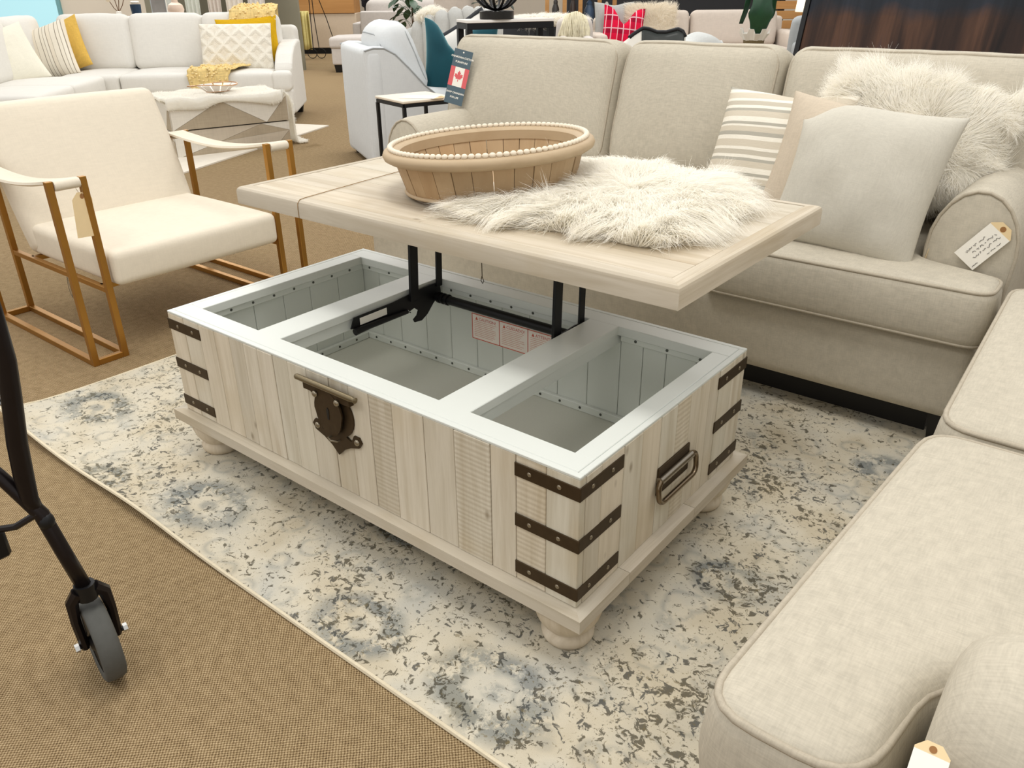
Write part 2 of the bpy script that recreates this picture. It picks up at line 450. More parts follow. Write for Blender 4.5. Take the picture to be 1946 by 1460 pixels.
def carpet_mat():
    t = NT('carpet_loop_tan'); tc = t.n('ShaderNodeTexCoord').outputs['Object']
    wob = t.n('ShaderNodeTexNoise', Vector=tc, Scale=90, Detail=1).outputs[1]
    wv = t.n('ShaderNodeVectorMath', {'operation': 'MULTIPLY_ADD'}, _0=wob, _1=(.0026, .0026, 0), _2=tc)
    sp = t.n('ShaderNodeSeparateXYZ', Vector=wv); K = 2*math.pi/.0068
    sx = t.math('SINE', t.math('MULTIPLY', sp.outputs[0], K)); sy = t.math('SINE', t.math('MULTIPLY', sp.outputs[1], K))
    w = t.math('ADD', t.math('MULTIPLY', t.math('MULTIPLY', sx, sy), .5), .5)
    fine = t.noise(tc, 420, 2); big = t.noise(tc, 1.3, 3); mid = t.noise(tc, 45, 2)
    f = t.math('ADD', t.math('MULTIPLY', w, .44), t.math('MULTIPLY', fine, .42)); f = t.math('ADD', f, t.math('MULTIPLY', mid, .18))
    col = t.ramp(f, [(.24, lin((66, 51, 34))), (.42, lin((126, 107, 80))), (.58, lin((160, 140, 110))), (.78, lin((198, 180, 150)))])
    tint = t.mix(big, lin((244, 234, 224)), lin((250, 247, 232)))
    col = t.mix(.8, col, tint, 'MULTIPLY')
    # a couple of spill stains
    st = t.noise(t.coord((2.2, 2.2, 1), loc=(3.1, 1.7, 0)), 1, 4); m = t.ramp(st, [(.66, (0, 0, 0)), (.74, (1, 1, 1))])
    col = t.mix(t.math('MULTIPLY', m, .35), col, lin((96, 74, 38)))
    t.bump(t.math('ADD', w, t.math('MULTIPLY', fine, .5)), .55, .003)
    return t.out(col, .97, spec=.1)

def rug_mat():
    t = NT('distressed_rug'); tc = t.n('ShaderNodeTexCoord').outputs['Object']
    dist = t.n('ShaderNodeTexNoise', Vector=tc, Scale=9, Detail=3).outputs[1]
    v = t.n('ShaderNodeVectorMath', {'operation': 'MULTIPLY_ADD'}, _0=dist, _1=(.03, .03, 0), _2=tc)
    fl = t.noise(v, 62, 5, .66, .7); fl2 = t.noise(v, 130, 4, .62, .4); big = t.noise(tc, 2.6, 2); mid = t.noise(tc, 7, 3)
    # medallions on a half-drop lattice, worn away unevenly
    dd = None
    for (mx, my, ms) in ((.16, .20, 1.0), (.86, .12, 1.0), (1.30, .36, .8), (1.44, .07, .85), (1.95, .62, .7), (1.75, .10, 1.0), (.42, .55, .9), (1.05, .62, .9), (1.55, .95, 1.0), (2.1, 1.25, .8), (.25, 1.2, 1.0), (.55, .02, .6), (1.72, .42, .7)):
        e = t.n('ShaderNodeVectorMath', {'operation': 'SUBTRACT'}, _0=v, _1=(mx+.015, my+.015, 0)); e = t.n('ShaderNodeVectorMath', {'operation': 'MULTIPLY'}, _0=e, _1=(2.1/ms, 2.9/ms, 0))
        l_ = t.n('ShaderNodeVectorMath', {'operation': 'LENGTH'}, _0=e).outputs['Value']; dd = l_ if dd is None else t.math('MINIMUM', dd, l_)
    ring = t.ramp(dd, [(.10, (0, 0, 0)), (.15, (1, 1, 1)), (.22, (1, 1, 1)), (.30, (0, 0, 0))])
    core = t.ramp(dd, [(.04, (1, 1, 1)), (.07, (0, 0, 0))])
    petal = t.n('ShaderNodeTexVoronoi', Vector=t.n('ShaderNodeMapping', Vector=v, Scale=(13, 13, 0)), Scale=1).outputs[0]
    pr = t.ramp(petal, [(.25, (0, 0, 0)), (.36, (1, 1, 1)), (.48, (0, 0, 0))])
    base = t.ramp(mid, [(.3, lin((190, 179, 156))), (.5, lin((205, 197, 178))), (.7, lin((190, 187, 176)))])
    base = t.mix(t.math('MULTIPLY', t.ramp(big, [(.45, (0, 0, 0)), (.7, (1, 1, 1))]), .4), base, lin((192, 176, 144)))
    ink = t.ramp(t.noise(tc, 3.3, 2), [(.35, lin((112, 118, 120))), (.55, lin((132, 135, 130))), (.7, lin((120, 114, 94)))])
    wear = t.ramp(t.noise(v, 26, 5, .7), [(.40, (0, 0, 0)), (.50, (1, 1, 1))])
    zone = t.ramp(t.noise(tc, 2.3, 1), [(.30, (.35, .35, .35)), (.5, (1, 1, 1))])
    m1 = t.math('MULTIPLY', t.math('MULTIPLY', ring, wear), t.math('MULTIPLY', zone, .85))
    m1 = t.math('MAXIMUM', m1, t.math('MULTIPLY', t.math('MULTIPLY', pr, wear), .4))
    m1 = t.math('MAXIMUM', m1, t.math('MULTIPLY', t.math('MULTIPLY', core, wear), .6))
    col = t.mix(m1, base, ink)
    dens = t.math('MULTIPLY_ADD', t.math('SUBTRACT', big, .5), .26, t.math('ADD', t.math('MULTIPLY', ring, .04), 0))
    k = t.ramp(t.math('ADD', fl, dens), [(.560, (0, 0, 0)), (.600, (1, 1, 1))])
    sp_ = t.n('ShaderNodeSeparateXYZ', Vector=tc)
    side = t.ramp(t.math('MULTIPLY_ADD', sp_.outputs[0], .32, .25), [(.1, (0, 0, 0)), (.6, (1, 1, 1))])
    dark = t.mix(side, lin((106, 104, 92)), lin((62, 56, 40)))
    dark = t.mix(t.ramp(t.noise(tc, 13, 1), [(.5, (0, 0, 0)), (.62, (1, 1, 1))]), dark, lin((52, 56, 58)))
    col = t.mix(t.math('MULTIPLY', k, .80), col, dark)
    k2 = t.ramp(t.math('ADD', fl2, t.math('MULTIPLY', dens, .7)), [(.62, (0, 0, 0)), (.65, (1, 1, 1))])
    col = t.mix(t.math('MULTIPLY', k2, .6), col, lin((120, 108, 78)))
    t.bump(t.noise(tc, 700, 2), .4, .002)
    return t.out(col, .95, spec=.1)

M_carpet = carpet_mat(); M_rug = rug_mat()
M_sofa = fabric('beige_linen', (193, 185, 168), .075, 480, .3, .55)
M_sofa_pipe = fabric('beige_linen_welt', (182, 172, 154), .08, 600, .3, .5)
M_chair = fabric('cream_upholstery', (224, 214, 196), .035, 300, .2, .4)
M_white = fabric('white_upholstery', (224, 221, 214), .03, 200, .15, .4)
M_white2 = fabric('cool_white_upholstery', (218, 221, 222), .03, 260, .15, .4)
M_pale = fabric('pale_grey_upholstery', (205, 198, 192), .05, 200, .15, .5)
M_chan = fabric('silver_grey_velvet', (190, 190, 186), .05, 200, .15, .4)
M_blush = fabric('blush_upholstery', (206, 194, 182), .05, 200, .15, .4)
M_grey = fabric('cool_grey_upholstery', (172, 176, 178), .05, 200, .15, .4)
M_pillow_a = fabric('warm_oatmeal_linen', (200, 186, 166), .06, 600, .3, .5)
M_pillow_b = fabric('natural_linen', (200, 195, 182), .05, 560, .3, .5)
M_teal = None
M_front = whitewood('whitewash_vertical', 2, contrast=.5); M_front_saw = whitewood('whitewash_vertical_sawn', 2, saw=True, contrast=.4)
M_top = whitewood('whitewash_long', 0, tint=(.84, .82, .81), contrast=.3); M_topy = whitewood('whitewash_cross', 1, tint=(.84, .82, .81), contrast=.3)
M_foot = whitewood('whitewash_turned', 2, tint=(.97, .93, .90), contrast=.5)
M_paint = plain('painted_interior', (216, 219, 212), .45, var=.015, nscale=8, spec=.35)
M_rim = plain('painted_rim', (212, 215, 209), .35, var=.012, nscale=10, spec=.4)
M_iron = plain('bronzed_iron', (72, 58, 40), .5, .75, var=.12, nscale=60, bump=.15)
M_rivet = plain('worn_rivet', (150, 140, 122), .35, .9, var=.06)
M_black = plain('black_steel', (16, 16, 18), .45, .2, var=.05)
M_blackfoot = plain('black_wood', (22, 20, 19), .5, var=.05)
M_brass = plain('aged_brass', (172, 126, 60), .38, .85, var=.06, nscale=14)
M_screw = plain('screw_dark', (92, 94, 88), .4, .7)
M_manila = plain('manila_card', (228, 204, 160), .85, var=.03)
M_card = plain('white_card', (238, 234, 224), .8, var=.02)
M_red = plain('label_red', (206, 96, 74), .7, var=.02)
M_labelpink = plain('label_paper', (250, 238, 228), .75, var=.02)
M_ink = plain('black_ink', (50, 46, 44), .8)
M_slate = plain('slate_card', (78, 96, 106), .6, var=.03)
M_flagred = plain('flag_red', (214, 96, 100), .6, var=.02)
M_fur = None
def fur_mat(name, c, c2):
    t = NT(name); rnd = t.noise(t.coord(), 60, 2)
    col = t.mix(rnd, lin(c2), lin(c)); m = t.out(col, .9, spec=.05)
    tr = t.n('ShaderNodeBsdfTranslucent', Color=col); mx = t.n('ShaderNodeMixShader', Fac=.5, _1=t.b.outputs[0], _2=tr)
    t.t.links.new(mx.outputs[0], t.t.nodes['Material Output'].inputs[0])
    return m
M_fur = fur_mat('ivory_fleece', (255, 253, 247), (250, 246, 236))
M_fur2 = fur_mat('cream_fleece', (250, 244, 232), (240, 232, 216))
M_twine = plain('jute_twine', (150, 122, 84), .9)
M_wallw = plain('warm_white_wall', (222, 212, 196), .85, var=.02, nscale=2)
M_dark = plain('charcoal_panel', (44, 46, 50), .7, var=.10, nscale=3)
M_wood = None
def honey(name, c, c2, axis):
    t = NT(name); sc = [14, 14, 14]; sc[axis] = 1.2
    rnd = rand_out(t); tc = t.n('ShaderNodeTexCoord').outputs['Object']
    off = t.n('ShaderNodeCombineXYZ', X=t.math('MULTIPLY', rnd, 37), Y=t.math('MULTIPLY', rnd, 91), Z=t.math('MULTIPLY', rnd, 53))
    base = t.n('ShaderNodeVectorMath', {'operation': 'ADD'}, _0=tc, _1=off)
    a = t.noise(t.n('ShaderNodeMapping', Vector=base, Scale=tuple(sc)), 1, 5, .6, .5)
    col = t.mix(a, lin(c2), lin(c)); col = t.mix(.7, col, t.ramp(rnd, [(0, (.8, .78, .75)), (.5, (1, 1, 1)), (1, (1.0, .9, .78))]), 'MULTIPLY')
    t.bump(a, .2, .002)
    return t.out(col, .6, spec=.3)
M_honey = honey('honey_wood', (206, 160, 104), (160, 112, 62), 0)
M_stave = honey('washed_stave', (198, 174, 140), (158, 128, 92), 2)
M_hoop = honey('washed_hoop', (200, 180, 150), (172, 148, 116), 0)
M_bead = plain('whitewashed_bead', (226, 214, 194), .7, var=.05)

# ------------------------------------------------------------------ setting
floor = struct('floor', MB().b2(-20, 8, -6, 18, -.05, 0), M_carpet, 'tan looped carpet floor of the showroom')
struct('wall_back', MB().b2(-20, 8, 17.8, 18, 0, 3.4), M_wallw)
struct('wall_left', MB().b2(-20.2, -20, -6, 18, 0, 3.4), M_wallw)

# rug: thin woven slab whose near edge and left corner ride up off the carpet
def rug_z(x, y):
    e = math.exp(-max(0, y+.25)/.035); c = math.exp(-max(0, x+.6)/.10)*math.exp(-max(0, y+.25)/.12)
    up = .016*e*(1/(1+math.exp((x-.35)/.12)))*(1+.4*math.sin(x*9)) + .022*c
    return .007+up
rug = thing('area_rug', 'cream and grey distressed floral area rug under the open chest table', 'rug', (-.6, -.25, 0))
def rug_pt(u, v):
    x = -.6+2.9*u; y = -.25+1.75*v
    return (x+.6, y+.25, rug_z(x, y)-.0035)
obj('woven_field', MB().sheet(lambda u, v: rug_pt(u**1.4, v**1.6), 90, 60, .007), M_rug, rug)
pts = [rug_pt(i/60, 0) for i in range(61)]+[rug_pt(1, i/30) for i in range(1, 31)]+[rug_pt(1-i/60, 1) for i in range(1, 61)]+[rug_pt(0, 1-i/30) for i in range(1, 30)]
obj('bound_edge', MB().tube(pts, .0048, 6, closed=True), fabric('rug_binding', (218, 206, 180), .06, 300), rug)

# ------------------------------------------------------------------ lift-top chest table
L_, D_, ZR, ZB, ZP, OV = 1.22, .641, .4006, .129, .102, .025
chest = thing('chest_coffee_table', 'whitewashed plank trunk coffee table with raised lift top and iron straps', 'coffee table', (0, 0, 0))
rs = random.Random(3)
def planks_front(y, xs, out, sawset=()):
    for i in range(len(xs)-1):
        dy = rs.uniform(-.0009, .0009)
        mb = MB().b2(xs[i]+.0006, xs[i+1]-.0006, y+dy, y+dy+out, ZB, .3945, .0012)
        obj('plank', mb, M_front_saw if i in sawset else M_front, chest, smooth=False)
fx = [0, .066, .132, .195, .255, .31, .361, .415, .467, .53, .60, .66, .719, .784, .868, .945, 1.03, 1.087, 1.152, 1.22]
planks_front(0, fx, .018, {12, 15, 17})
planks_front(D_-.018, [0, .1, .2, .3, .4, .5, .6, .7, .8, .9, 1.0, 1.1, 1.22], .018)
sy_ = [.018, .066, .138, .2, .268, .33, .385, .43, .47, .513, .575, D_-.018]
for x0 in (L_-.018, 0):
    for i in range(len(sy_)-1):
        dx = rs.uniform(-.0008, .0008)
        obj('plank', MB().b2(x0+dx, x0+dx+.018, sy_[i]+.0006, sy_[i+1]-.0006, ZB, .3945, .0012), M_front_saw if i in (5,) else M_front, chest, smooth=False)
# rim
def rim(x0, x1, y0, y1, nm='rim_rail', z1=ZR): obj(nm, MB().b2(x0, x1, y0, y1, z1-.022, z1, .0012), M_rim, chest, smooth=False)
ow, oy0, oy1 = .013, .06, .578
for q in ((0, L_, 0, .0125), (0, L_, D_-.0125, D_), (0, .0125, .0127, D_-.0127), (L_-.0125, L_, .0127, D_-.0127)):
    obj('rim_edging', MB().b2(*q, .3947, ZR, .001), M_rim, chest, smooth=False)
rim(.0132, L_-.0132, .0132, oy0); rim(.0132, L_-.0132, oy1, D_-.0132)
rim(.0132, .06, oy0, oy1); rim(1.168, L_-.0132, oy0, oy1); 
for (x0, x1) in ((.286, .368), (.854, .934)):
    obj('divider_rail', MB().b2(x0, x1, oy0-.03, oy1+.02, .380, ZR-.0002, .0012), M_rim, chest, smooth=False)
    obj('divider_rail', MB().b2(x0+.004, x1-.004, oy0-.03, oy1+.02, .352, .3798, .0012), M_rim, chest, smooth=False)
# inside: floor, liner boards, dividers, cleats, screws
obj('inner_floor', MB().b2(.019, L_-.019, .019, D_-.019, .118, .139), plain('grey_inner_floor', (204, 204, 192), .55, var=.02, nscale=300), chest, smooth=False)
for (y0, y1) in ((.6, .6228), (.0182, .030)):
    xs = [.019, .105, .185, .29, .385, .48, .57, .66, .75, .84, .93, .99, 1.05, 1.125, L_-.019]
    for i in range(len(xs)-1): obj('liner_board', MB().b2(xs[i]+.0007, xs[i+1]-.0007, y0, y1, .139, .378, .0012), M_paint, chest, smooth=False)
for (x0, x1) in ((.0185, .040), (1.180, 1.2015)):
    ys = [.031, .12, .215, .31, .40, .50, .599]
    for i in range(len(ys)-1): obj('liner_board', MB().b2(x0, x1, ys[i]+.0007, ys[i+1]-.0007, .139, .378, .0012), M_paint, chest, smooth=False)
def screw(p, ax):
    T = Matrix.Translation(p) @ (Matrix.Rotation(R(90), 4, 'X') if ax == 'y' else Matrix.Rotation(R(90), 4, 'Y') if ax == 'x' else Matrix.Identity(4))
    obj('screw', MB().lathe([(.0036, -.0012), (.0036, .0006), (.0022, .0012)], 8, (0, 0, 0), T), M_screw, chest)
for (x0, x1) in ((.041, .285), (.369, .853), (.935, 1.179)):
    obj('cleat', MB().b2(x0, x1, .588, .5998, .36, .3782, .002), M_paint, chest, smooth=False)
    n = max(3, int((x1-x0)/.062))
    for i in range(n):
        x = x0+(x1-x0)*(i+.5)/n; screw((x, .5876, .370), 'y')
obj('cleat', MB().b2(.0405, .052, .031, .587, .36, .3782, .002), M_paint, chest, smooth=False)
for i in range(8): screw((.0525, .075+i*.066, .370), 'x')
obj('cleat', MB().b2(.0405, 1.1795, .588, .5998, .1392, .160, .002), M_paint, chest, smooth=False)
obj('cleat', MB().b2(.0405, .052, .031, .587, .1392, .160, .002), M_paint, chest, smooth=False)
for i in range(18): screw((.085+i*.062, .5876, .1505), 'y')
for i in range(8): screw((.0525, .075+i*.066, .1505), 'x')
# plinth + bun feet
def mitre(a, b, c, d):  # quad board outline
    return MB().prism([a, b, c, d], ZP, ZB-.0003)
o0, o1 = -OV, .07
X0, X1, Y0, Y1 = -OV, L_+OV, -OV, D_+OV
w = .085
for q in (((X0, Y0), (X1, Y0), (X1-w, Y0+w), (X0+w, Y0+w)), ((X1, Y0), (X1, .14), (X1-w, .14), (X1-w, Y0+w)), ((X1, .141), (X1, .40), (X1-w, .40), (X1-w, .141)),
          ((X1, .401), (X1, Y1), (X1-w, Y1-w), (X1-w, .401)), ((X1, Y1), (X0, Y1), (X0+w, Y1-w), (X1-w, Y1-w)), ((X0, Y1), (X0, Y0), (X0+w, Y0+w), (X0+w, Y1-w))):
    horiz = abs(q[0][1]-q[1][1]) < .01
    obj('plinth_board', mitre(*q), M_top if horiz else M_topy, chest, smooth=False)
prof = [(.034, .0), (.041, .003), (.0445, .012), (.045, .022), (.041, .029), (.038, .033), (.040, .037), (.046, .045), (.053, .060), (.0575, .078), (.058, .092), (.055, .1018)]
for (x, y) in ((1.172, .048), (.050, .048), (1.172, .593), (.050, .593)):
    obj('bun_foot', MB().lathe([(r_*1.12, z_*.927) for r_, z_ in prof], 28, (x, y, 0.0075)), M_foot, chest, angle=60)
# iron straps, three to a corner, with rivets
SZ = ((.354, .381), (.249, .276), (.145, .172))
def strap(cx, cy, sx, sy):
    for (a, b) in SZ:
        mb = MB(); t = .0022; ln = .134
        xa, xb = (cx, cx-sx*ln); ya, yb = (cy, cy-sy*ln)
        mb.b2(min(xa+sx*t, xb), max(xa+sx*t, xb), min(cy, cy+sy*t), max(cy, cy+sy*t), a, b, .0006)
        mb.b2(min(cx, cx+sx*t), max(cx, cx+sx*t), min(ya, yb), max(ya, yb), a, b, .0006)
        s = obj('corner_strap', mb, M_iron, chest, smooth=False)
        for k in (.036, .098):
            for (p, ax) in (((cx-sx*(k+.004), cy+sy*t, (a+b)/2), 'y'), ((cx+sx*t, cy-sy*k, (a+b)/2), 'x')):
                obj('rivet', MB().ball(p, (.0045, .0018, .0045) if ax == 'y' else (.0018, .0045, .0045), 8, 5), M_rivet, s, world=True)
strap(L_, 0, 1, -1); strap(0, 0, -1, -1); strap(L_, D_, 1, 1)
# latch on the front
lt = obj('latch_plate', MB().prism([(.548+.064*1+.058*math.cos(a)*1.0, .318+.056*math.sin(a)) for a in np.linspace(R(-62), R(242), 26)]+[(.553, .268), (.549, .281), (.557, .287), (.548, .283), (.540, .272), (.546, .262), (.575, .252), (.598, .236), (.622, .226), (.64, .236), (.655, .250), (.684, .258), (.69, .272), (.678, .284), (.668, .28)][::1][3:] if False else
    [(.612+.060*math.cos(a), .319+.055*math.sin(a)) for a in np.linspace(R(-58), R(238), 26)]+[(.570, .266), (.560, .284), (.546, .284), (.537, .272), (.545, .259), (.572, .250), (.594, .238), (.614, .219), (.634, .238), (.655, .250), (.682, .259), (.691, .272), (.684, .284), (.669, .284), (.659, .266)], .0, .004,
    Matrix(((1, 0, 0, 0), (0, 0, -1, -.0005), (0, 1, 0, 0), (0, 0, 0, 1)))), M_iron, chest, smooth=False)
TL = Matrix(((1, 0, 0, 0), (0, 0, -1, 0), (0, 1, 0, 0), (0, 0, 0, 1)))
hasp = obj('hasp', MB().prism([(.606+(.043 if math.sin(a) > 0 else .040)*math.cos(a), .320+.052*math.sin(a)) for a in np.linspace(R(-90), R(270), 32)[:-1]], .010, .014, TL), M_iron, chest, smooth=False)
obj('hasp_arm', MB().prism([(.560, .352), (.640, .352), (.672, .374), (.532, .374)], .009, .013, TL), M_iron, chest, smooth=False)
obj('keyhole', MB().prism([(.6035, .306), (.6085, .306), (.610, .328), (.606, .334), (.602, .328)], .0142, .0148, TL), M_black, hasp, world=True, smooth=False)
obj('hinge_bar', MB().tube([(.512, -.016, .3805), (.518, -.016, .3805), (.522, -.016, .3805), (.690, -.016, .3805), (.694, -.016, .3805), (.700, -.016, .3805), (.704, -.016, .3805)], [.002, .0065, .0065, .0065, .005, .0065, .001], 10), plain('worn_bronze_bar', (120, 108, 84), .38, .8), chest, angle=60)
obj('hinge_leaf', MB().b2(.532, .676, -.0135, -.0005, .356, .373, .001), M_iron, chest, smooth=False)
for (x, z, y) in ((.572, .356, -.016), (.640, .356, -.016), (.553, .271, -.0045), (.677, .271, -.0045)):
    obj('rivet', MB().ball((x, y, z), (.0075, .005, .0075), 10, 6), M_rivet, lt, world=True)
obj('staple', MB().tube([(.602, -.004, .262), (.602, -.018, .263), (.615, -.022, .262), (.622, -.012, .258), (.622, -.004, .257)], .0022, 6), M_rivet, lt, world=True)
# bail handle on the right end
hb = obj('handle_plate', MB().b2(L_, L_+.004, .265, .392, .222, .284, .001), M_iron, chest, smooth=False)
obj('handle_barrel', MB().tube([(L_+.0075, .264, .258), (L_+.0075, .392, .258)], .0085, 12), plain('polished_steel', (150, 142, 130), .22, 1.0), hb, world=True, angle=60)
loop = []
for (cy_, cz_, a0) in ((.392, .245, 0), (.278, .245, 90), (.278, .228, 180), (.392, .228, 270)):
    for k in range(6):
        a = R(a0+90*k/5); loop.append((L_+.009+.005*(.258-(cz_+.017*math.sin(a)))/.05, cy_+.020*math.cos(a), cz_+.017*math.sin(a)-.002))
obj('bail', MB().tube(loop, .0055, 10, closed=True), plain('brushed_bail', (128, 112, 92), .25, 1.0), hb, world=True, angle=180)
# lift mechanism
def TX(x): return Matrix(((0, 0, 1, x), (1, 0, 0, 0), (0, 1, 0, 0), (0, 0, 0, 1)))  # outline (y,z) extruded along x
plate = [(.255, .360), (.268, .386), (.40, .386), (.535, .396), (.572, .392), (.575, .362), (.545, .342), (.520, .318), (.497, .306), (.470, .309), (.466, .318), (.480, .326), (.486, .338), (.472, .349), (.455, .345), (.448, .352), (.436, .343), (.425, .347), (.30, .352)]
for x, sd in ((.3762, 1), (.8428, -1)):
    br = obj('lift_bracket', MB().prism(plate, -.0015, .0015, TX(x)), M_black, chest, smooth=False, label='black steel lift bracket')
    obj('lift_arm', MB().bar((x+sd*.006, .468, .372), (x+sd*.008, .480, .6185), .008, .028, .0005), M_black, chest, smooth=False)
    obj('lift_arm', MB().bar((x+sd*.004, .566, .384), (x+sd*.006, .575, .6185), .006, .020, .0005), M_black, chest, smooth=False)
    obj('lift_rail', MB().b2(x-.006, x+.018, .40, .66, .608, .6188, .001), M_black, chest, smooth=False)
    sp = [(x+sd*.007+.0042*math.cos(k*.9), .275+.155*k/90, .356+.0042*math.sin(k*.9)-.006*k/90) for k in range(91)]
    obj('spring', MB().tube([(x+sd*.007, .262, .352), (x+sd*.007, .270, .357)]+sp+[(x+sd*.007, .442, .350), (x+sd*.007, .452, .344)], .0016, 5), M_black, chest)
    obj('strut', MB().tube([(x+sd*.007, .262, .352), (x+sd*.007, .30, .353), (x+sd*.007, .44, .350)], [.009, .0075, .006], 10), M_black, chest)
    obj('bracket_sticker', MB().b2(x+sd*.0017-.0002, x+sd*.0017+.0002, .285, .375, .362, .380), M_card, br, world=True, smooth=False)
obj('cross_bar', MB().tube([(.378, .556, .356), (.842, .556, .356)], .012, 12), M_black, chest, angle=60)
for x in (.392, .405, .42, .815, .828): obj('bar_collar', MB().tube([(x-.004, .556, .356), (x+.004, .556, .356)], .0150, 12), M_black, chest, angle=60)
# caution label
def text(s, size, T, mat, parent, name='lettering', align='LEFT', bold=0):
    c = bpy.data.curves.new('txt', 'FONT'); c.body = s; c.size = size; c.align_x = align; c.resolution_u = 2; c.offset = bold
    t = bpy.data.objects.new('txt', c); COL.objects.link(t)
    dg = bpy.context.evaluated_depsgraph_get(); me = bpy.data.meshes.new_from_object(t.evaluated_get(dg))
    bpy.data.objects.remove(t, do_unlink=True); bpy.data.curves.remove(c)
    inv = Matrix.Identity(4)
    p = parent
    while p is not None: inv = inv @ p.matrix_basis.inverted(); p = p.parent
    me.transform(inv @ T); me.materials.clear(); me.materials.append(mat)
    o = bpy.data.objects.new(name, me); COL.objects.link(o); o.parent = parent
    return o
lab = obj('caution_label', MB().b2(.464, .772, .5987, .5995, .243, .3185), M_labelpink, chest, smooth=False, label='white caution sticker with red print')
mb = MB()
for x in (.4655, .560, .655, .752): mb.b2(x, x+.0022, .5982, .5988, .244, .3175)
mb.b2(.4655, .7715, .5982, .5988, .3153, .3175); mb.b2(.4655, .7715, .5982, .5988, .244, .2462)
obj('red_ruling', mb, M_red, lab, world=True, smooth=False)
def TXT(x, y, z): return Matrix(((1, 0, 0, x), (0, 0, -1, y), (0, 1, 0, z), (0, 0, 0, 1)))
for i, s in enumerate(('CAUTION!', 'CUIDADO!', 'ATTENTION!')):
    x = .478+i*.095
    text(s, .0125, TXT(x+.012, .5981, .3005), M_red, lab)
    obj('warning_triangle', MB().prism([(0, 0), (.009, 0), (.0045, .009)], 0, .0004, TXT(x, .5985, .3005)), M_red, lab, world=True, smooth=False)
    mb = MB()
    for k in range(9):
        z = .2955-k*.0052
        mb.b2(x-.004, x-.004+rs.uniform(.06, .076), .5983, .5987, z, z+.0012)
    obj('fine_print', mb, plain('faded_red_print', (224, 172, 154), .7), lab, world=True, smooth=False)
# lifted top
TX0, TY0, TZ, TD, TTH, TLn = .012, .2366, .6621, .671, .043, 1.235
def edge_prof(a, b, inward, nm, mat):
    """moulded edge rail from a to b; inward = unit vector to the table centre"""
    a, b, n = Vector(a), Vector(b), Vector(inward); d = (b-a).normalized()
    pr = [(.0, -TTH), (.0, -.012), (.002, -.006), (.006, -.002), (.011, -.0005), (.014, -.002), (.017, -.0005), (.030, 0), (.030, -TTH)]
    vs = []; fs = []; m = len(pr)
    for p, sg in ((a, 1), (b, -1)):
        for (i, z) in pr: vs.append(tuple(p+n*i+d*i*sg+Vector((0, 0, z))))
    for k in range(m): fs.append((k, (k+1) % m, m+(k+1) % m, m+k))
    fs.append(tuple(range(m))); fs.append(tuple(range(m, 2*m))[::-1])
    o = obj(nm, MB().add(vs, fs), mat, chest, angle=25)
    bm = bmesh.new(); bm.from_mesh(o.data); bmesh.ops.recalc_face_normals(bm, faces=bm.faces); bm.to_mesh(o.data); bm.free()
    return o
xa, xb, ya, yb = TX0, TX0+TLn, TY0, TY0+TD
edge_prof((xa, ya, TZ), (xb, ya, TZ), (0, 1, 0), 'top_edge_rail', M_top); edge_prof((xb, ya, TZ), (xb, yb, TZ), (-1, 0, 0), 'top_edge_rail', M_topy)
edge_prof((xb, yb, TZ), (xa, yb, TZ), (0, -1, 0), 'top_edge_rail', M_top); edge_prof((xa, yb, TZ), (xa, ya, TZ), (1, 0, 0), 'top_edge_rail', M_topy)
ys = [ya+.0305, .355, .465, .578, .695, .80, yb-.0305]
for i in range(len(ys)-1):
    cuts = [xa+.0305, [.62, .80, .42, .70, .35, .9][i], xb-.0305]
    for k in range(2):
        dz = rs.uniform(-.0009, .0002)
        obj('top_plank', MB().b2(cuts[k]+.0005, cuts[k+1]-.0005, ys[i]+.0006, ys[i+1]-.0006, TZ-.036, TZ-.0004+dz, .001), M_top, chest, smooth=False)

# string tied round the lifted top, and a loose loop of string under it
tw = MB().tube([(.255, .2358, .6195), (.255, .2354, .640), (.256, .2362, .654), (.257, .243, .662), (.257, .26, .6636), (.246, .36, .6636), (.236, .46, .6636), (.224, .60, .6636), (.21, .75, .6636), (.20, .89, .6636), (.2, .9085, .656), (.2, .9088, .6195), (.2, .90, .6178), (.23, .5, .6178), (.255, .25, .6178)], .0009, 5, closed=True)
tag(obj('string', tw, M_twine), 'thin brown string tied around the raised table top beside the bowl', 'string')
hs = MB().tube([(.572, .52, .619), (.572, .52, .55), (.573, .521, .50), (.574, .52, .462), (.579, .52, .452), (.575, .52, .445), (.570, .52, .452), (.573, .52, .463)], .0011, 5)
tag(obj('string', hs, plain('dark_string', (70, 60, 44), .9)), 'loose looped string hanging under the raised table top', 'string')

# ------------------------------------------------------------------ bowl on the top
bowl = thing('round_wooden_bowl', 'round stave wooden bowl with whitewashed bead rim on the raised top', 'bowl', (.568, .5705, .676), rot=(R(1.07), R(-3.2), 0))
NS = 30; rb, rt, hb_ = .200, .222, .080
for k in range(NS):
    a0, a1 = 2*math.pi*k/NS, 2*math.pi*(k+1)/NS; vs = []
    j = rs.uniform(-.0012, .0012)
    for (rr, z) in ((rb, .004), (rt, hb_)):
        for (dr) in (0, -.011):
            for m in range(4):
                a = a0+(a1-a0)*(.02+.96*m/3); vs.append(((rr+dr+j)*math.cos(a), (rr+dr+j)*math.sin(a), z))
    # rows: 0 outer-bottom,1 inner-bottom,2 outer-top,3 inner-top (4 verts each)
    fs = []
    for m in range(3):
        fs += [(m, m+1, 8+m+1, 8+m), (4+m+1, 4+m, 12+m, 12+m+1), (m+1, m, 4+m, 4+m+1), (8+m, 8+m+1, 12+m+1, 12+m)]
    fs += [(0, 8, 12, 4), (3, 7, 15, 11)]
    obj('stave', MB().add(vs, fs), M_stave, bowl, smooth=False)
obj('bowl_bottom', MB().lathe([(.05, .006), (.186, .006), (.188, .016), (.05, .016)], 40), M_stave, bowl)
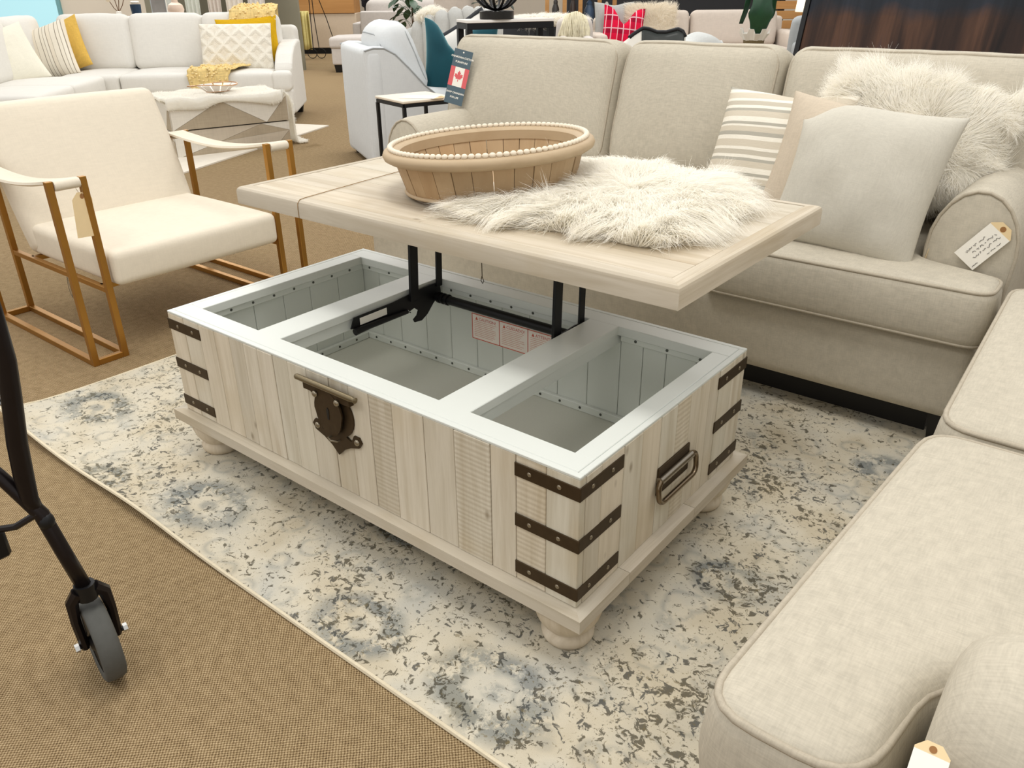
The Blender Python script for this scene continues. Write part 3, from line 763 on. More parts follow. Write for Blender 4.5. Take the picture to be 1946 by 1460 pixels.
obj('base_hoop', MB().tube([((rb+.003)*math.cos(a), (rb+.003)*math.sin(a), .006) for a in np.linspace(0, 2*math.pi, 49)[:-1]], .0045, 8, closed=True), M_hoop, bowl, angle=180)
ro = [(.208, .0), (.236, .002), (.246, .008), (.249, .016), (.246, .024), (.238, .028), (.224, .029), (.214, .027), (.208, .022)]
vs = []; fs = []
for k in range(72):
    a = 2*math.pi*k/72
    for (r_, z) in ro: vs.append((r_*math.cos(a), r_*math.sin(a), hb_-.004+z))
m = len(ro)
for k in range(72):
    for i in range(m): fs.append((k*m+i, ((k+1) % 72)*m+i, ((k+1) % 72)*m+(i+1) % m, k*m+(i+1) % m))
obj('rim_hoop', MB().add(vs, fs), M_hoop, bowl, angle=50)
bd = MB().ball((0, 0, 0), (.0075, .0068, .0062), 8, 6); bead0 = obj('bead', bd, M_bead, bowl, angle=180); bead0['_k'] = 0; del bead0['_k']
NB = 98
for k in range(NB):
    o = bead0 if k == 0 else bead0.copy()
    if k: COL.objects.link(o); o.parent = bowl
    a = 2*math.pi*k/NB; o.location = (.2295*math.cos(a), .2295*math.sin(a), hb_+.0285); o.rotation_euler = (0, 0, a+math.pi/2)

# ------------------------------------------------------------------ sheepskin on the table top
skin = thing('sheepskin_throw', 'ivory long-haired sheepskin spread over the raised table top beside the bowl', 'throw', (.92, .68, TZ))
hide = [(.62, .36), (.72, .33), (.86, .37), (.98, .39), (1.09, .38), (1.15, .46), (1.14, .62), (1.13, .78), (1.06, .90), (.95, .955), (.80, .965), (.66, .955), (.60, .90), (.585, .82), (.60, .66), (.66, .55), (.64, .46)]
hide = round_outline(hide, [.03]*len(hide), .02)
HK = (.88, .68)
pel = MB(); n = len(hide); rings = []
for (s_, z) in ((1, .0006), (1, .005), (.93, .012), (.75, .022), (.5, .028), (.25, .03)):
    rings.append([((x-HK[0])*s_, (y-HK[1])*s_, z) for x, y in hide])
vs = [p for r_ in rings for p in r_]+[(0, 0, .031), (0, 0, .0006)]; fs = []
for j in range(len(rings)-1):
    for i in range(n): fs.append((j*n+i, j*n+(i+1) % n, (j+1)*n+(i+1) % n, (j+1)*n+i))
for i in range(n): fs.append(((len(rings)-1)*n+i, (len(rings)-1)*n+(i+1) % n, len(vs)-2)); fs.append(((i+1) % n, i, len(vs)-1))
pel.add(vs, fs); skin.location = (HK[0], HK[1], TZ)
obj('pelt', pel, M_fur2, skin, angle=180)
rt_, nm_ = sample_mesh(pel, 60000, 5, keep=lambda c, n: (n[:, 2] > -.2).astype(float))
fl = rt_.copy(); fl[:, 2] = 0; dd = np.linalg.norm(fl, axis=1, keepdims=True); fl = fl/(dd+.05); fl[:, 2] -= .10
fur_mesh('fleece', rt_, nm_*np.array([.4, .4, 1]), .060, fl, M_fur, skin, .0016, 4, 21, lift=.34, clump=.42, cs=48, curl=.14)

# ------------------------------------------------------------------ three-seat sofa
def sofa_feet(root, pts, h=.1, s=.045):
    for (x, y) in pts: obj('foot', MB().add([(x-s*.7, y-s*.7, 0), (x+s*.7, y-s*.7, 0), (x+s*.7, y+s*.7, 0), (x-s*.7, y+s*.7, 0), (x-s, y-s, h), (x+s, y-s, h), (x+s, y+s, h), (x-s, y+s, h)], [(3, 2, 1, 0), (4, 5, 6, 7), (0, 1, 5, 4), (1, 2, 6, 5), (2, 3, 7, 6), (3, 0, 4, 7)]), M_blackfoot, root, smooth=False)
def soft(name, mat, root, c, d, r=.04, crown=.02, bulge=.012, n=9, rot=None, wr=0, seed=0, pipe=None, parent=None, label=None):
    T = Matrix.Translation(c) @ (Euler(rot).to_matrix().to_4x4() if rot else Matrix.Identity(4))
    mb = MB(); pm = MB() if pipe else None
    cushion(mb, *d, r, crown, bulge, n, T, wr, seed, pm)
    o = obj(name, mb, mat, parent or root, angle=180, label=label)
    if pipe: obj('piping', pm, pipe, o, angle=180)
    return o
sofa = thing('three_seat_sofa', 'beige linen three-seat sofa with loose back cushions behind the chest table', 'sofa', (.5, 1.2, 0))
# local: x -1.1..1.1, y 0 front .. 1.0 back
soft('base_frame', M_sofa, sofa, (0, .47, .20), (2.16, .98, .21), .03, .0, .004)
obj('recessed_plinth', MB().b2(-1.0, 1.0, .075, .88, .0, .10), M_blackfoot, sofa, smooth=False)
soft('back_frame', M_sofa, sofa, (0, .90, .52), (2.16, .18, .44), .06, .01, .01)
for sg in (-1, 1):
    mb = MB(); pm = MB()
    sec = [(.105*math.cos(a), .50+.155*math.sin(a)) for a in np.linspace(0, math.pi, 12)]
    out = [(x*1.0, z) for x, z in sec]+[(-.095, .30), (-.090, .105), (.090, .105), (.095, .30)]
    T = Matrix(((1, 0, 0, sg*.995), (0, 0, 1, 0), (0, 1, 0, 0), (0, 0, 0, 1)))
    ringv = []; ys_ = [.125, .128, .14, .16, .4, .7, .95, .965]
    sc = [.93, .965, .99, 1, 1, 1, 1, .97]
    for y_, s_ in zip(ys_, sc):
        for (x, z) in out: ringv.append((sg*.995+x*s_, y_, .38+(z-.38)*s_))
    m = len(out); fs = []
    for i in range(len(ys_)-1):
        for k in range(m): fs.append((i*m+k, i*m+(k+1) % m, (i+1)*m+(k+1) % m, (i+1)*m+k))
    fs.append(tuple(range(m))[::-1]); fs.append(tuple((len(ys_)-1)*m+k for k in range(m)))
    o = obj('arm', MB().add(ringv, fs), M_sofa, sofa, angle=50)
    bm = bmesh.new(); bm.from_mesh(o.data); bmesh.ops.recalc_face_normals(bm, faces=bm.faces); bm.to_mesh(o.data); bm.free()
    obj('piping', MB().tube([(sg*.995+x*.97, .127, .38+(z-.38)*.97) for x, z in out], .0045, 6, closed=True), M_sofa_pipe, o, angle=180)
# seat cushions: the outer two wrap in front of the arms
def seat(outl, ker, seed):
    mb = MB(); pm = MB(); puff(mb, round_outline(outl, [.055]*len(outl)), ker, .305, .455, .026, .022, pm)
    o = obj('seat_cushion', mb, M_sofa, sofa, angle=180); obj('piping', pm, M_sofa_pipe, o, angle=180)
seat([(.365, -.05), (1.095, -.05), (1.095, .11), (.885, .13), (.885, .72), (.365, .72)], (.62, .04), 1)
seat([(-.36, -.05), (.36, -.05), (.36, .72), (-.36, .72)], (0, .35), 2)
seat([(-1.095, -.05), (-.365, -.05), (-.365, .72), (-.885, .72), (-.885, .13), (-1.095, .11)], (-.62, .04), 3)
for (x0, x1, sd) in ((-1.12, -.315, 4), (-.305, .285, 5), (.295, 1.10, 6)):
    soft('back_cushion', M_sofa, sofa, ((x0+x1)/2, .60, .69), (x1-x0, .46, .19), .06, .05, .004, 10, (R(75), 0, 0), .002, sd, M_sofa_pipe)
sofa_feet(sofa, [(-1.04, .06), (1.04, .06), (-1.04, .90), (1.04, .90)], .1, .035)

# sofa tags
def scribble(parent, T, rows, mat=M_ink, seed=1, r=.0005):
    g = random.Random(seed); mb = MB()
    for (x0, x1, y, amp) in rows:
        x = x0; pts = []
        while x < x1:
            pts.append(T @ Vector((x, y+g.uniform(-amp, amp), .0012))); x += g.uniform(.0012, .0026)
            if g.random() < .12 and len(pts) > 2:
                mb.tube(pts, r, 4); pts = []; x += .0025
        if len(pts) > 1: mb.tube(pts, r, 4)
    obj('handwriting', mb, mat, parent, world=True, smooth=False)
def swing_tag(name, label, T, w, h, body=M_card, tip=M_manila, rows=None, seed=1, hole=True):
    """card tag: local x across, y along, hole near y = h"""
    root = thing(name, label, 'tag', T.translation); root.matrix_basis = T
    c = w*.28
    obj('card', MB().prism([(-w/2, 0), (w/2, 0), (w/2, h*.84), (-w/2, h*.84)], -.0004, .0004), body, root, smooth=False)
    obj('tag_end', MB().prism([(-w/2, h*.84), (w/2, h*.84), (w/2, h-c), (w/2-c, h), (-w/2+c, h), (-w/2, h-c)], -.0004, .0004), tip, root, smooth=False)
    obj('reinforced_hole', MB().lathe([(w*.11, -.0006), (w*.11, .0008)], 14, (0, h*.91, 0)), plain('kraft_ring', (150, 106, 62), .8), root, smooth=False)
    if rows: scribble(root, T, rows, seed=seed)
    return root
def frame_T(o, y_dir, x_dir):
    y = Vector(y_dir).normalized(); x = Vector(x_dir); x = (x-y*x.dot(y)).normalized(); z = x.cross(y)
    T = Matrix(((x.x, y.x, z.x, 0), (x.y, y.y, z.y, 0), (x.z, y.z, z.z, 0), (0, 0, 0, 1))); T.translation = o
    return T
T = frame_T((1.488, 1.313, .474), (.062, .004, .085), (.05, .0, -.036))
swing_tag('price_tag', 'white price tag with handwriting and manila end on the beige sofa arm', T, .062, .125, rows=[(-.022, .0, .075, .0), (-.02, .024, .09, .0)] and
          [(-.020, .022, y, a) for y, a in ()] , seed=4)
# handwriting runs along the tag: rows are drawn rotated a quarter turn
TQ = T @ Matrix(((0, -1, 0, 0), (1, 0, 0, 0), (0, 0, 1, 0), (0, 0, 0, 1)))
ptag = [o for o in bpy.data.objects if o.name.startswith('price_tag')][-1]
scribble(ptag, TQ, [(.03, .098, .002, .0030), (.022, .10, -.009, .0030), (.02, .075, .013, .0026), (.05, .09, -.022, .0010), (.005, .022, -.024, .001)], seed=9)
# hanging showroom tag on the left back cushion
TT = frame_T((-.515, 1.625, .672), (.035, .055, .23), (1, .45, -.10)) @ Matrix.Scale(.9, 4)
ct = thing('hang_tag', 'slate blue hang tag with maple leaf flag on the left back cushion', 'tag', TT.translation); ct.matrix_basis = TT
cw, ch = .086, .232
obj('card', MB().prism([(-cw/2, 0), (cw/2, 0), (cw/2, ch), (-cw/2, ch)], -.0005, .0005), M_slate, ct, smooth=False)
obj('flag_field', MB().prism([(-cw/2, .076), (cw/2, .076), (cw/2, .158), (-cw/2, .158)], .0006, .0009), M_card, ct, smooth=False)
for s_ in (-1, 1): obj('flag_bar', MB().prism([(s_*cw/2-.0105, .076), (s_*cw/2+.0105, .076), (s_*cw/2+.0105, .158), (s_*cw/2-.0105, .158)] if False else [(min(s_*.0225, s_*cw/2), .076), (max(s_*.0225, s_*cw/2), .076), (max(s_*.0225, s_*cw/2), .158), (min(s_*.0225, s_*cw/2), .158)], .0009, .0012), M_flagred, ct, smooth=False)
half = [(0, 1), (.14, .72), (.26, .78), (.20, .40), (.40, .58), (.45, .48), (.66, .52), (.56, .32), (.68, .24), (.36, -.02), (.40, -.14), (.06, -.08), (.05, -.42)]
leaf = half+[(-x, y) for x, y in half[::-1]][0:-1]
obj('maple_leaf', MB().prism([(x*.030, .112+y*.034) for x, y in leaf][::-1], .0010, .0013), M_flagred, ct, smooth=False)
def TT2(x, y): return TT @ Matrix.Translation((x, y, .0008))
for s_, y, z in (('CANADIAN CUSTOM', .196, .0118), ('FURNITURE', .176, .0118), ('SHOP CANADIAN', .046, .0112), ('FOR LIFE', .026, .0112)): text(s_, z*.92, TT2(0, y), M_card, ct, align='CENTER', bold=.0003)
obj('punched_hole', MB().lathe([(.0035, 0), (.0035, .0010)], 10, (0, .222, 0)), M_card, ct, smooth=False)

# ------------------------------------------------------------------ cushions on the sofa
def pil(name, label, mat, w, h, t, loc, rot, dent=0, dc=0, seed=0, cat='cushion', pipe=None, **k):
    mb = pillow(MB(), w, h, t, dent=dent, dc=dc, seed=seed, **k)
    o = obj(name, mb, mat, angle=180); place(o, loc, rot); tag(o, label, cat)
    return o
def stripe_mat(name, cols, axis, freq):
    t = NT(name); v = t.n('ShaderNodeSeparateXYZ', Vector=t.coord())
    f = t.math('FRACT', t.math('MULTIPLY_ADD', v.outputs[axis], freq, 10))
    st = []; 
    for p, c in cols: st.append((p, lin(c)))
    col = t.ramp(f, st); t.t.nodes[-1]; 
    for nd in t.t.nodes:
        if nd.type == 'VALTORGB': nd.color_ramp.interpolation = 'CONSTANT'
    w = t.noise(t.coord((60, 500, 400)), 1, 2); t.bump(w, .3, .002)
    return t.out(t.mix(t.math('MULTIPLY', w, .25), col, lin((176, 166, 146))), .95, spec=.1)
W1, G1, B1 = (236, 230, 216), (172, 168, 156), (206, 196, 178)
M_stripe = stripe_mat('grey_cream_stripe', [(0, B1), (.14, W1), (.22, G1), (.30, B1), (.40, W1), (.44, G1), (.50, W1), (.60, B1), (.72, G1), (.78, W1), (.84, (190, 182, 166)), (.94, W1)], 2, 6.6)
pil('throw_pillow', 'grey and cream striped pillow at the left of the sofa pillows', M_stripe, .43, .39, .14, (.885, 1.51, .640), (R(-24), R(-2), R(-10)), .012, .2, 1)
pil('throw_pillow', 'warm oatmeal linen pillow between the striped and the big pillow', M_pillow_a, .42, .38, .12, (1.125, 1.425, .632), (R(-20), R(5), R(-2)), .03, .35, 2)
pil('throw_pillow', 'natural linen pillow in front of the white fur pillow', M_pillow_b, .40, .40, .15, (1.20, 1.325, .632), (R(-16), R(5), R(-3)), .075, -1.05, 3, wr=.008)
# fluffy pillow
fp = thing('fur_pillow', 'white long-haired fur pillow against the right back cushion', 'cushion', (1.235, 1.59, .715), rot=(R(-22), R(10), R(3)))
pm_ = pillow(MB(), .45, .27, .11, seed=4, ear=.02)
obj('pillow_body', pm_, M_fur2, fp, angle=180)
rt_, nm_ = sample_mesh(pm_, 42000, 6, keep=lambda c, n: (n[:, 1] < .35).astype(float))
fl = np.stack([rt_[:, 0]*2.2, -.1+0*rt_[:, 0], rt_[:, 2]*2.4-.12], 1); fl /= (np.linalg.norm(fl, axis=1, keepdims=True)+.25)
fur_mesh('fleece', rt_, nm_, .062, fl, M_fur, fp, .0016, 4, 31, lift=.34, clump=.5, cs=48, curl=.15)
# little tag sticking out behind the linen pillow
T = frame_T((1.392, 1.335, .452), (.006, .01, .06), (.4, -1, .1)); swing_tag('pillow_tag', 'small tan tag poking out beside the natural linen pillow', T, .035, .055, M_manila)

# ------------------------------------------------------------------ near sofa on the right (faces the chest)
sofa2 = thing('loveseat', 'beige linen sofa in the right foreground, its seat edge facing the chest', 'sofa', (1.63, .45, 0))
# local x: 0 front .. .95 back ; y -.84 .. .84
soft('base_frame', M_sofa, sofa2, (.50, 0, .20), (.92, 1.62, .20), .03, 0, .004)
soft('back_frame', M_sofa, sofa2, (.90, 0, .50), (.18, 1.62, .50), .06, .01, .01)
def seat2(outl, ker):
    mb = MB(); pm = MB(); puff(mb, round_outline(outl, [.065]*len(outl)), ker, .30, .462, .026, .03, pm)
    o = obj('seat_cushion', mb, M_sofa, sofa2, angle=180); obj('piping', pm, M_sofa_pipe, o, angle=180)
seat2([(-.045, -.795), (.125, -.795), (.150, -.60), (.72, -.60), (.72, -.052), (.0, -.052)], (.07, -.32))
seat2([(.005, -.035), (.72, -.035), (.72, .60), (.15, .60), (.128, .79), (-.02, .79)], (.07, .3))
for sg in (-1, 1):
    sec = [(.100*math.cos(a), .52+.10*math.sin(a)) for a in np.linspace(0, math.pi, 12)]
    out = sec+[(-.095, .30), (-.090, .105), (.090, .105), (.095, .30)]
    vs = []; xs_ = [.156, .158, .164, .176, .198, .235, .29, .45, .70, .93, .945]; sc = [.66, .74, .82, .89, .945, .985, 1, 1, 1, 1, .97]
    for x_, s_ in zip(xs_, sc):
        for (y, z) in out: vs.append((x_, sg*.715+y*s_, .40+(z-.40)*s_))
    m = len(out); fs = []
    for i in range(len(xs_)-1):
        for k in range(m): fs.append((i*m+k, i*m+(k+1) % m, (i+1)*m+(k+1) % m, (i+1)*m+k))
    fs.append(tuple(range(m))[::-1]); fs.append(tuple((len(xs_)-1)*m+k for k in range(m)))
    o = obj('arm', MB().add(vs, fs), M_sofa, sofa2, angle=50)
    bm = bmesh.new(); bm.from_mesh(o.data); bmesh.ops.recalc_face_normals(bm, faces=bm.faces); bm.to_mesh(o.data); bm.free()
    obj('piping', MB().tube([(.32, sg*.715+y*1.005, .40+(z-.40)*1.005) for y, z in out], .0045, 6, closed=True), M_sofa_pipe, o, angle=180)
for (y0, y1, sd) in ((-.80, -.005, 14), (.005, .80, 15)):
    soft('back_cushion', M_sofa, sofa2, (.70, (y0+y1)/2, .68), (y1-y0, .42, .18), .06, .05, .004, 8, (R(76), 0, R(-90)), .002, sd, M_sofa_pipe)
sofa_feet(sofa2, [(.10, -.74), (.10, .74), (.88, -.74), (.88, .74)], .1, .035)
T = frame_T((1.797, -.407, .534), (-.002, .05, .042), (1, -.1, 0)); swing_tag('price_tag', 'manila ended price tag on the near sofa arm', T, .026, .058)

# ------------------------------------------------------------------ cream sling-arm chair
chair = thing('lounge_chair', 'cream upholstered lounge chair with aged brass sled frame', 'chair', (-1.1, .535, 0))
def W3(*p): return (p[0]+1.1, p[1]-.535, p[2])
xf, xk, bt = -.745, -1.445, .020
for (ya_, yb_, inner) in ((.10, .20, .20), (.97, .87, .87)):
    for y in (ya_, yb_):
        obj('front_leg', MB().bar(W3(xf, y, .0), W3(xf, y, .598), bt, bt), M_brass, chair, smooth=False)
        obj('rear_leg', MB().bar(W3(xk, y, .0), W3(xk, y, .57), bt, bt), M_brass, chair, smooth=False)
        obj('floor_rail', MB().bar(W3(xf-.010, y, .010), W3(xk+.010, y, .010), bt, bt*.98), M_brass, chair, smooth=False)
    for x in (xf, xk): obj('floor_rail', MB().bar(W3(x, min(ya_, yb_)+.01, .010), W3(x, max(ya_, yb_)-.01, .010), bt, bt*.98), M_brass, chair, smooth=False)
    obj('seat_rail', MB().bar(W3(xf-.01, inner, .232), W3(xk+.01, inner, .232), .018, .018), M_brass, chair, smooth=False)
    obj('arm_bar', MB().tube([W3(xf, min(ya_, yb_)+.01, .583), W3(xf, max(ya_, yb_)-.01, .583)], .007, 8), M_brass, chair)
    obj('arm_bar', MB().tube([W3(xk, min(ya_, yb_)+.01, .556), W3(xk, max(ya_, yb_)-.01, .556)], .007, 8), M_brass, chair)
    ylo, yhi = min(ya_, yb_)+.012, max(ya_, yb_)-.012
    def sling(u, v, ylo=ylo, yhi=yhi):
        # wraps over the front and rear bars, sags between
        y = ylo+(yhi-ylo)*v
        if u < .12:
            a = R(250)*(1-u/.12)*.8; return W3(xf+.012*math.sin(a), y, .583+.012*math.cos(a))
        if u > .88:
            a = R(250)*((u-.88)/.12)*.8; return W3(xk-.012*math.sin(a), y, .556+.012*math.cos(a))
        t = (u-.12)/.76; return W3(xf+(xk-xf)*t, y, .595+(.568-.595)*t-.030*math.sin(math.pi*t)-.012*math.sin(math.pi*t)*(1-(2*v-1)**2))
    obj('sling_arm', MB().sheet(sling, 40, 8, .008), M_chair, chair, angle=80)
for x in (-.80, -1.30): obj('cross_rail', MB().bar(W3(x, .20, .232), W3(x, .87, .232), .018, .018), M_brass, chair, smooth=False)
soft('seat', M_chair, chair, W3(-1.015, .535, .298), (.60, .63, .112), .022, .012, .006, 9)
soft('backrest', M_chair, chair, W3(-1.385, .535, .495), (.105, .64, .53), .035, .004, .012, 9, (0, R(-21), 0))
T = frame_T(W3(-.735, .165, .375), (-.01, .02, .16), (.35, -1, 0)); T.translation = (-.728, .168, .42)
sw = swing_tag('price_tag', 'plain manila tag hanging from the near brass arm of the cream chair', T, .075, .135, M_manila)
obj('tag_string', MB().tube([(0, .123, .001), (.012, .145, .006), (.015, .165, .0), (.0, .15, -.006), (0, .123, -.001)], .0008, 4), M_twine, sw)
lp = MB().tube([(-1.02, .19, .223), (-1.018, .186, .19), (-1.008, .184, .165), (-1.0, .184, .155), (-1.0, .186, .17), (-1.01, .188, .2), (-1.016, .19, .223)], .0011, 4)
tag(obj('string', lp, plain('grey_string', (120, 108, 90), .9)), 'loop of string hanging from the cream chair rail', 'string')

# ------------------------------------------------------------------ rollator at the left edge
roll = thing('rollator_walker', 'black metal walker frame with rubber tyred caster at the left edge', 'walker', (.567, -.53, 0))
def RL(*p): return (p[0]-.567, p[1]+.53, p[2])
M_rubber = plain('grey_rubber', (84, 84, 80), .85, var=.06, nscale=80); M_paintblk = plain('metallic_black_tube', (34, 28, 28), .32, .55, var=.1)
ax = Vector((.011, .054, 0)).normalized(); up = Vector((0, 0, 1)); fw_ = up.cross(ax)
TW = Matrix(((fw_.x, up.x, ax.x, 0), (fw_.y, up.y, ax.y, 0), (fw_.z, up.z, ax.z, .078), (0, 0, 0, 1)))
wh = obj('tyre', MB().lathe([(.060, -.015), (.070, -.0185), (.0755, -.016), (.078, -.008), (.078, .008), (.0755, .016), (.070, .0185), (.060, .015)], 36, (0, 0, 0), TW, False, False), M_rubber, roll, angle=50)
obj('wheel_hub', MB().lathe([(.012, -.020), (.020, -.014), (.045, -.010), (.061, -.0145), (.061, .0145), (.045, .010), (.020, .014), (.012, .020)], 28, (0, 0, 0), TW), M_black, wh)
obj('axle_bolt', MB().tube([TW @ Vector((0, 0, -.042)), TW @ Vector((0, 0, .042))], .0045, 8), M_black, roll)
for s_ in (-1, 1): obj('axle_nut', MB().lathe([(.008, 0), (.008, .007)], 6, (0, 0, 0), TW @ Matrix.Translation((0, 0, s_*.040-.003))), plain('bright_zinc', (215, 215, 212), .3, .9), roll, smooth=False)
head = Vector(RL(.571, -.532, .192))
for s_ in (-1, 1):
    p0 = TW @ Vector((0, 0, s_*.027)); p1 = TW @ Vector((0, .055, s_*.029)); p2 = TW @ Vector((.0, .095, s_*.026))
    obj('fork_blade', MB().tube([p0-Vector((0, 0, .008)), p0, p1, p2, head+ax*s_*.012], [.006, .0085, .0085, .011, .012], 8), M_paintblk, roll)
obj('fork_crown', MB().tube([head-Vector((0, 0, .018)), head+Vector((0, 0, .012))], .017, 12), M_black, roll, angle=50)
jt = Vector(RL(.541, -.551, .345))
obj('lower_leg', MB().tube([head+Vector((0, 0, .004)), (head+jt)/2, jt, Vector(RL(.505, -.580, .419)), Vector(RL(.44, -.632, .53))], [.0125, .0125, .0125, .011, .011], 12), M_paintblk, roll, angle=180)
obj('upright_tube', MB().tube([jt+Vector((-.003, -.002, .0)), Vector(RL(.532, -.558, .375)), Vector(RL(.534, -.556, .42)), Vector(RL(.540, -.552, .48)), Vector(RL(.551, -.543, .56)), Vector(RL(.558, -.537, .62)), Vector(RL(.560, -.536, .70)), Vector(RL(.556, -.539, .84))], [.010, .0135, .0150, .0150, .0145, .0140, .0145, .0145], 12), M_paintblk, roll, angle=180)
obj('joint_knob', MB().ball(RL(.546, -.549, .332), (.013, .013, .017), 12, 8), M_black, roll)
obj('brake_arm', MB().tube([Vector(RL(.545, -.556, .352)), Vector(RL(.51, -.583, .325)), Vector(RL(.478, -.60, .315))], .006, 8), M_paintblk, roll)
obj('brake_shoe', MB().box(RL(.470, -.607, .285), (.022, .030, .055), .006), M_black, roll)
obj('side_strut', MB().tube([Vector(RL(.545, -.548, .585)), Vector(RL(.50, -.58, .585))], .007, 8), M_paintblk, roll)
obj('fold_strut', MB().tube([Vector(RL(.548, -.546, .535)), Vector(RL(.50, -.582, .60))], .004, 8), plain('chrome_strut', (150, 150, 152), .25, 1), roll)
obj('seat_pad', MB().box(RL(.487, -.605, .755), (.10, .14, .05), .012), M_black, roll)
obj('hand_grip', MB().tube([Vector(RL(.556, -.539, .84)), Vector(RL(.54, -.55, .87)), Vector(RL(.47, -.61, .88))], [.0145, .016, .016], 10), M_black, roll)
obj('rear_leg_tube', MB().tube([Vector(RL(.44, -.632, .53)), Vector(RL(.38, -.69, .62)), Vector(RL(.32, -.73, .0))], .0125, 10), M_paintblk, roll)
# the walker's other side, out of the picture to the left, and the bars that join the two
for o in list(roll.children):
    if o.name.split('.')[0] in ('seat_pad',): continue
    c = o.copy(); COL.objects.link(c); c.parent = roll; c.location = (-.34, .27, 0) if False else (-.36, -.42, 0)
    for g_ in o.children:
        d = g_.copy(); COL.objects.link(d); d.parent = c
for z_ in (.42, .70): obj('cross_tube', MB().tube([Vector(RL(.50, -.58, z_)), Vector(RL(.14, -1.0, z_))], .010, 8), M_paintblk, roll)

# ================================================================== showroom behind
RZ = .6751
def orient(o, loc, rz=RZ): o.location = loc; o.rotation_euler = (0, 0, rz); return o

# ------------------------------------------------------------------ white sectional
sec = thing('sectional_sofa', 'white L-shaped sectional sofa behind the cream chair', 'sofa', (-5.4, 2.6, 0), R(45))
soft('base_frame', M_white, sec, (.32, .46, .19), (2.45, .88, .22), .03, 0, .004, 5)
soft('base_frame', M_white, sec, (-.46, -.78, .19), (.88, 1.55, .22), .03, 0, .004, 5)
soft('back_frame', M_white, sec, (.32, .86, .50), (2.45, .14, .56), .05, .0, .005, 5)
soft('back_frame', M_white, sec, (-.86, -.35, .50), (.14, 2.4, .56), .05, .0, .005, 5)
for (x0, x1) in ((-.36, .12), (.13, .76), (.77, 1.40)): soft('seat_cushion', M_white, sec, ((x0+x1)/2, .33, .365), (x1-x0, .70, .15), .03, .02, .008, 6, pipe=None)
soft('seat_cushion', M_white, sec, (1.47, .06, .365), (.16, .15, .15), .03, .01, .004, 5)
for (y0, y1) in ((-.70, -.03), (-1.40, -.72)): soft('seat_cushion', M_white, sec, (-.33, (y0+y1)/2, .365), (.70, y1-y0, .15), .03, .02, .008, 6)
for (x0, x1) in ((-.52, .09), (.10, .725), (.735, 1.40)): soft('back_cushion', M_white, sec, ((x0+x1)/2, .70, .655), (x1-x0, .20, .47), .06, .01, .02, 7, (R(-9), 0, 0), .002, 40)
for (y0, y1) in ((-.10, .56), (-.74, -.11), (-1.38, -.75)): soft('back_cushion', M_white, sec, (-.70, (y0+y1)/2, .655), (.20, y1-y0, .47), .06, .01, .02, 7, (0, R(-9), 0), .002, 41)
T = Matrix(((0, 0, 1, 1.40), (1, 0, 0, 0), (0, 1, 0, 0), (0, 0, 0, 1)))
arm_o = [(.14, .08), (.90, .08), (.90, .66), (.70, .66), (.45, .63), (.28, .57), (.17, .50), (.14, .46)]
mb = MB().prism(arm_o, 0, .155, T)
o = obj('arm', mb, M_white, sec, smooth=False); bv = o.modifiers.new('round', 'BEVEL'); bv.width = .025; bv.segments = 3
sofa_feet(sec, [(1.48, .06), (1.48, .84), (-.80, -1.48), (-.10, -1.48), (-.80, .84)], .08, .045)

def spil(name, label, mat, w, h, t, lx, ly, lz, rot, **k):
    p = Matrix.Translation((-5.4, 2.6, 0)) @ Matrix.Rotation(R(45), 4, 'Z') @ Vector((lx, ly, lz))
    return pil(name, label, mat, w, h, t, tuple(p), (rot[0], rot[1], rot[2]+R(45)), **k)
M_line = stripe_mat('thin_line_stripe', [(0, (232, 224, 208)), (.20, (126, 116, 104)), (.24, (232, 224, 208)), (.42, (150, 140, 126)), (.45, (234, 227, 212)), (.62, (132, 120, 108)), (.66, (230, 220, 202)), (.88, (170, 160, 146)), (.91, (232, 224, 208))], 0, 7.5)
M_ochre = fabric('ochre_velvet', (218, 178, 88), .10, 200, .1, .4); M_must = fabric('mustard_linen', (212, 168, 30), .08, 260, .2, .5)
spil('throw_pillow', 'ochre velvet pillow behind the line-striped pillow on the white sectional', M_ochre, .46, .46, .13, -.47, .50, .625, (R(-22), R(-20), R(-6)), seed=51)
spil('throw_pillow', 'cream pillow with thin dark lines on the white sectional', M_line, .50, .48, .15, -.52, .26, .60, (R(-24), R(-16), R(-2)), seed=52)
spil('throw_pillow', 'plain off-white pillow at the left end of the white sectional', fabric('offwhite_linen', (234, 230, 214), .04, 220, .2, .4), .46, .46, .15, -.62, -.24, .61, (R(-22), R(-14), R(36)), seed=53)
def tuft_mat():
    t = NT('tufted_diamond_cotton'); v = t.n('ShaderNodeSeparateXYZ', Vector=t.coord()); a = t.math('ADD', v.outputs[0], v.outputs[2]); b = t.math('SUBTRACT', v.outputs[0], v.outputs[2])
    tri = lambda q: t.math('PINGPONG', t.math('ADD', q, 5), .07)
    d = t.math('MINIMUM', tri(a), tri(b)); m = t.ramp(t.math('MULTIPLY', d, 18), [(.15, (1, 1, 1)), (.75, (0, 0, 0))])
    n = t.noise(t.coord(), 160, 2); h = t.math('ADD', m, t.math('MULTIPLY', n, .5)); t.bump(h, 1.0, .012)
    return t.out(t.mix(m, lin((230, 222, 206)), lin((240, 234, 220))), .95, spec=.1)
spil('throw_pillow', 'mustard lumbar pillow behind the tufted cream pillow', M_must, .54, .40, .12, 1.15, .52, .665, (R(-16), R(-3), R(4)), seed=54)
spil('throw_pillow', 'cream tufted diamond lumbar pillow on the white sectional', tuft_mat(), .62, .40, .16, 1.07, .34, .625, (R(-20), R(0), R(2)), seed=55, ear=.03)
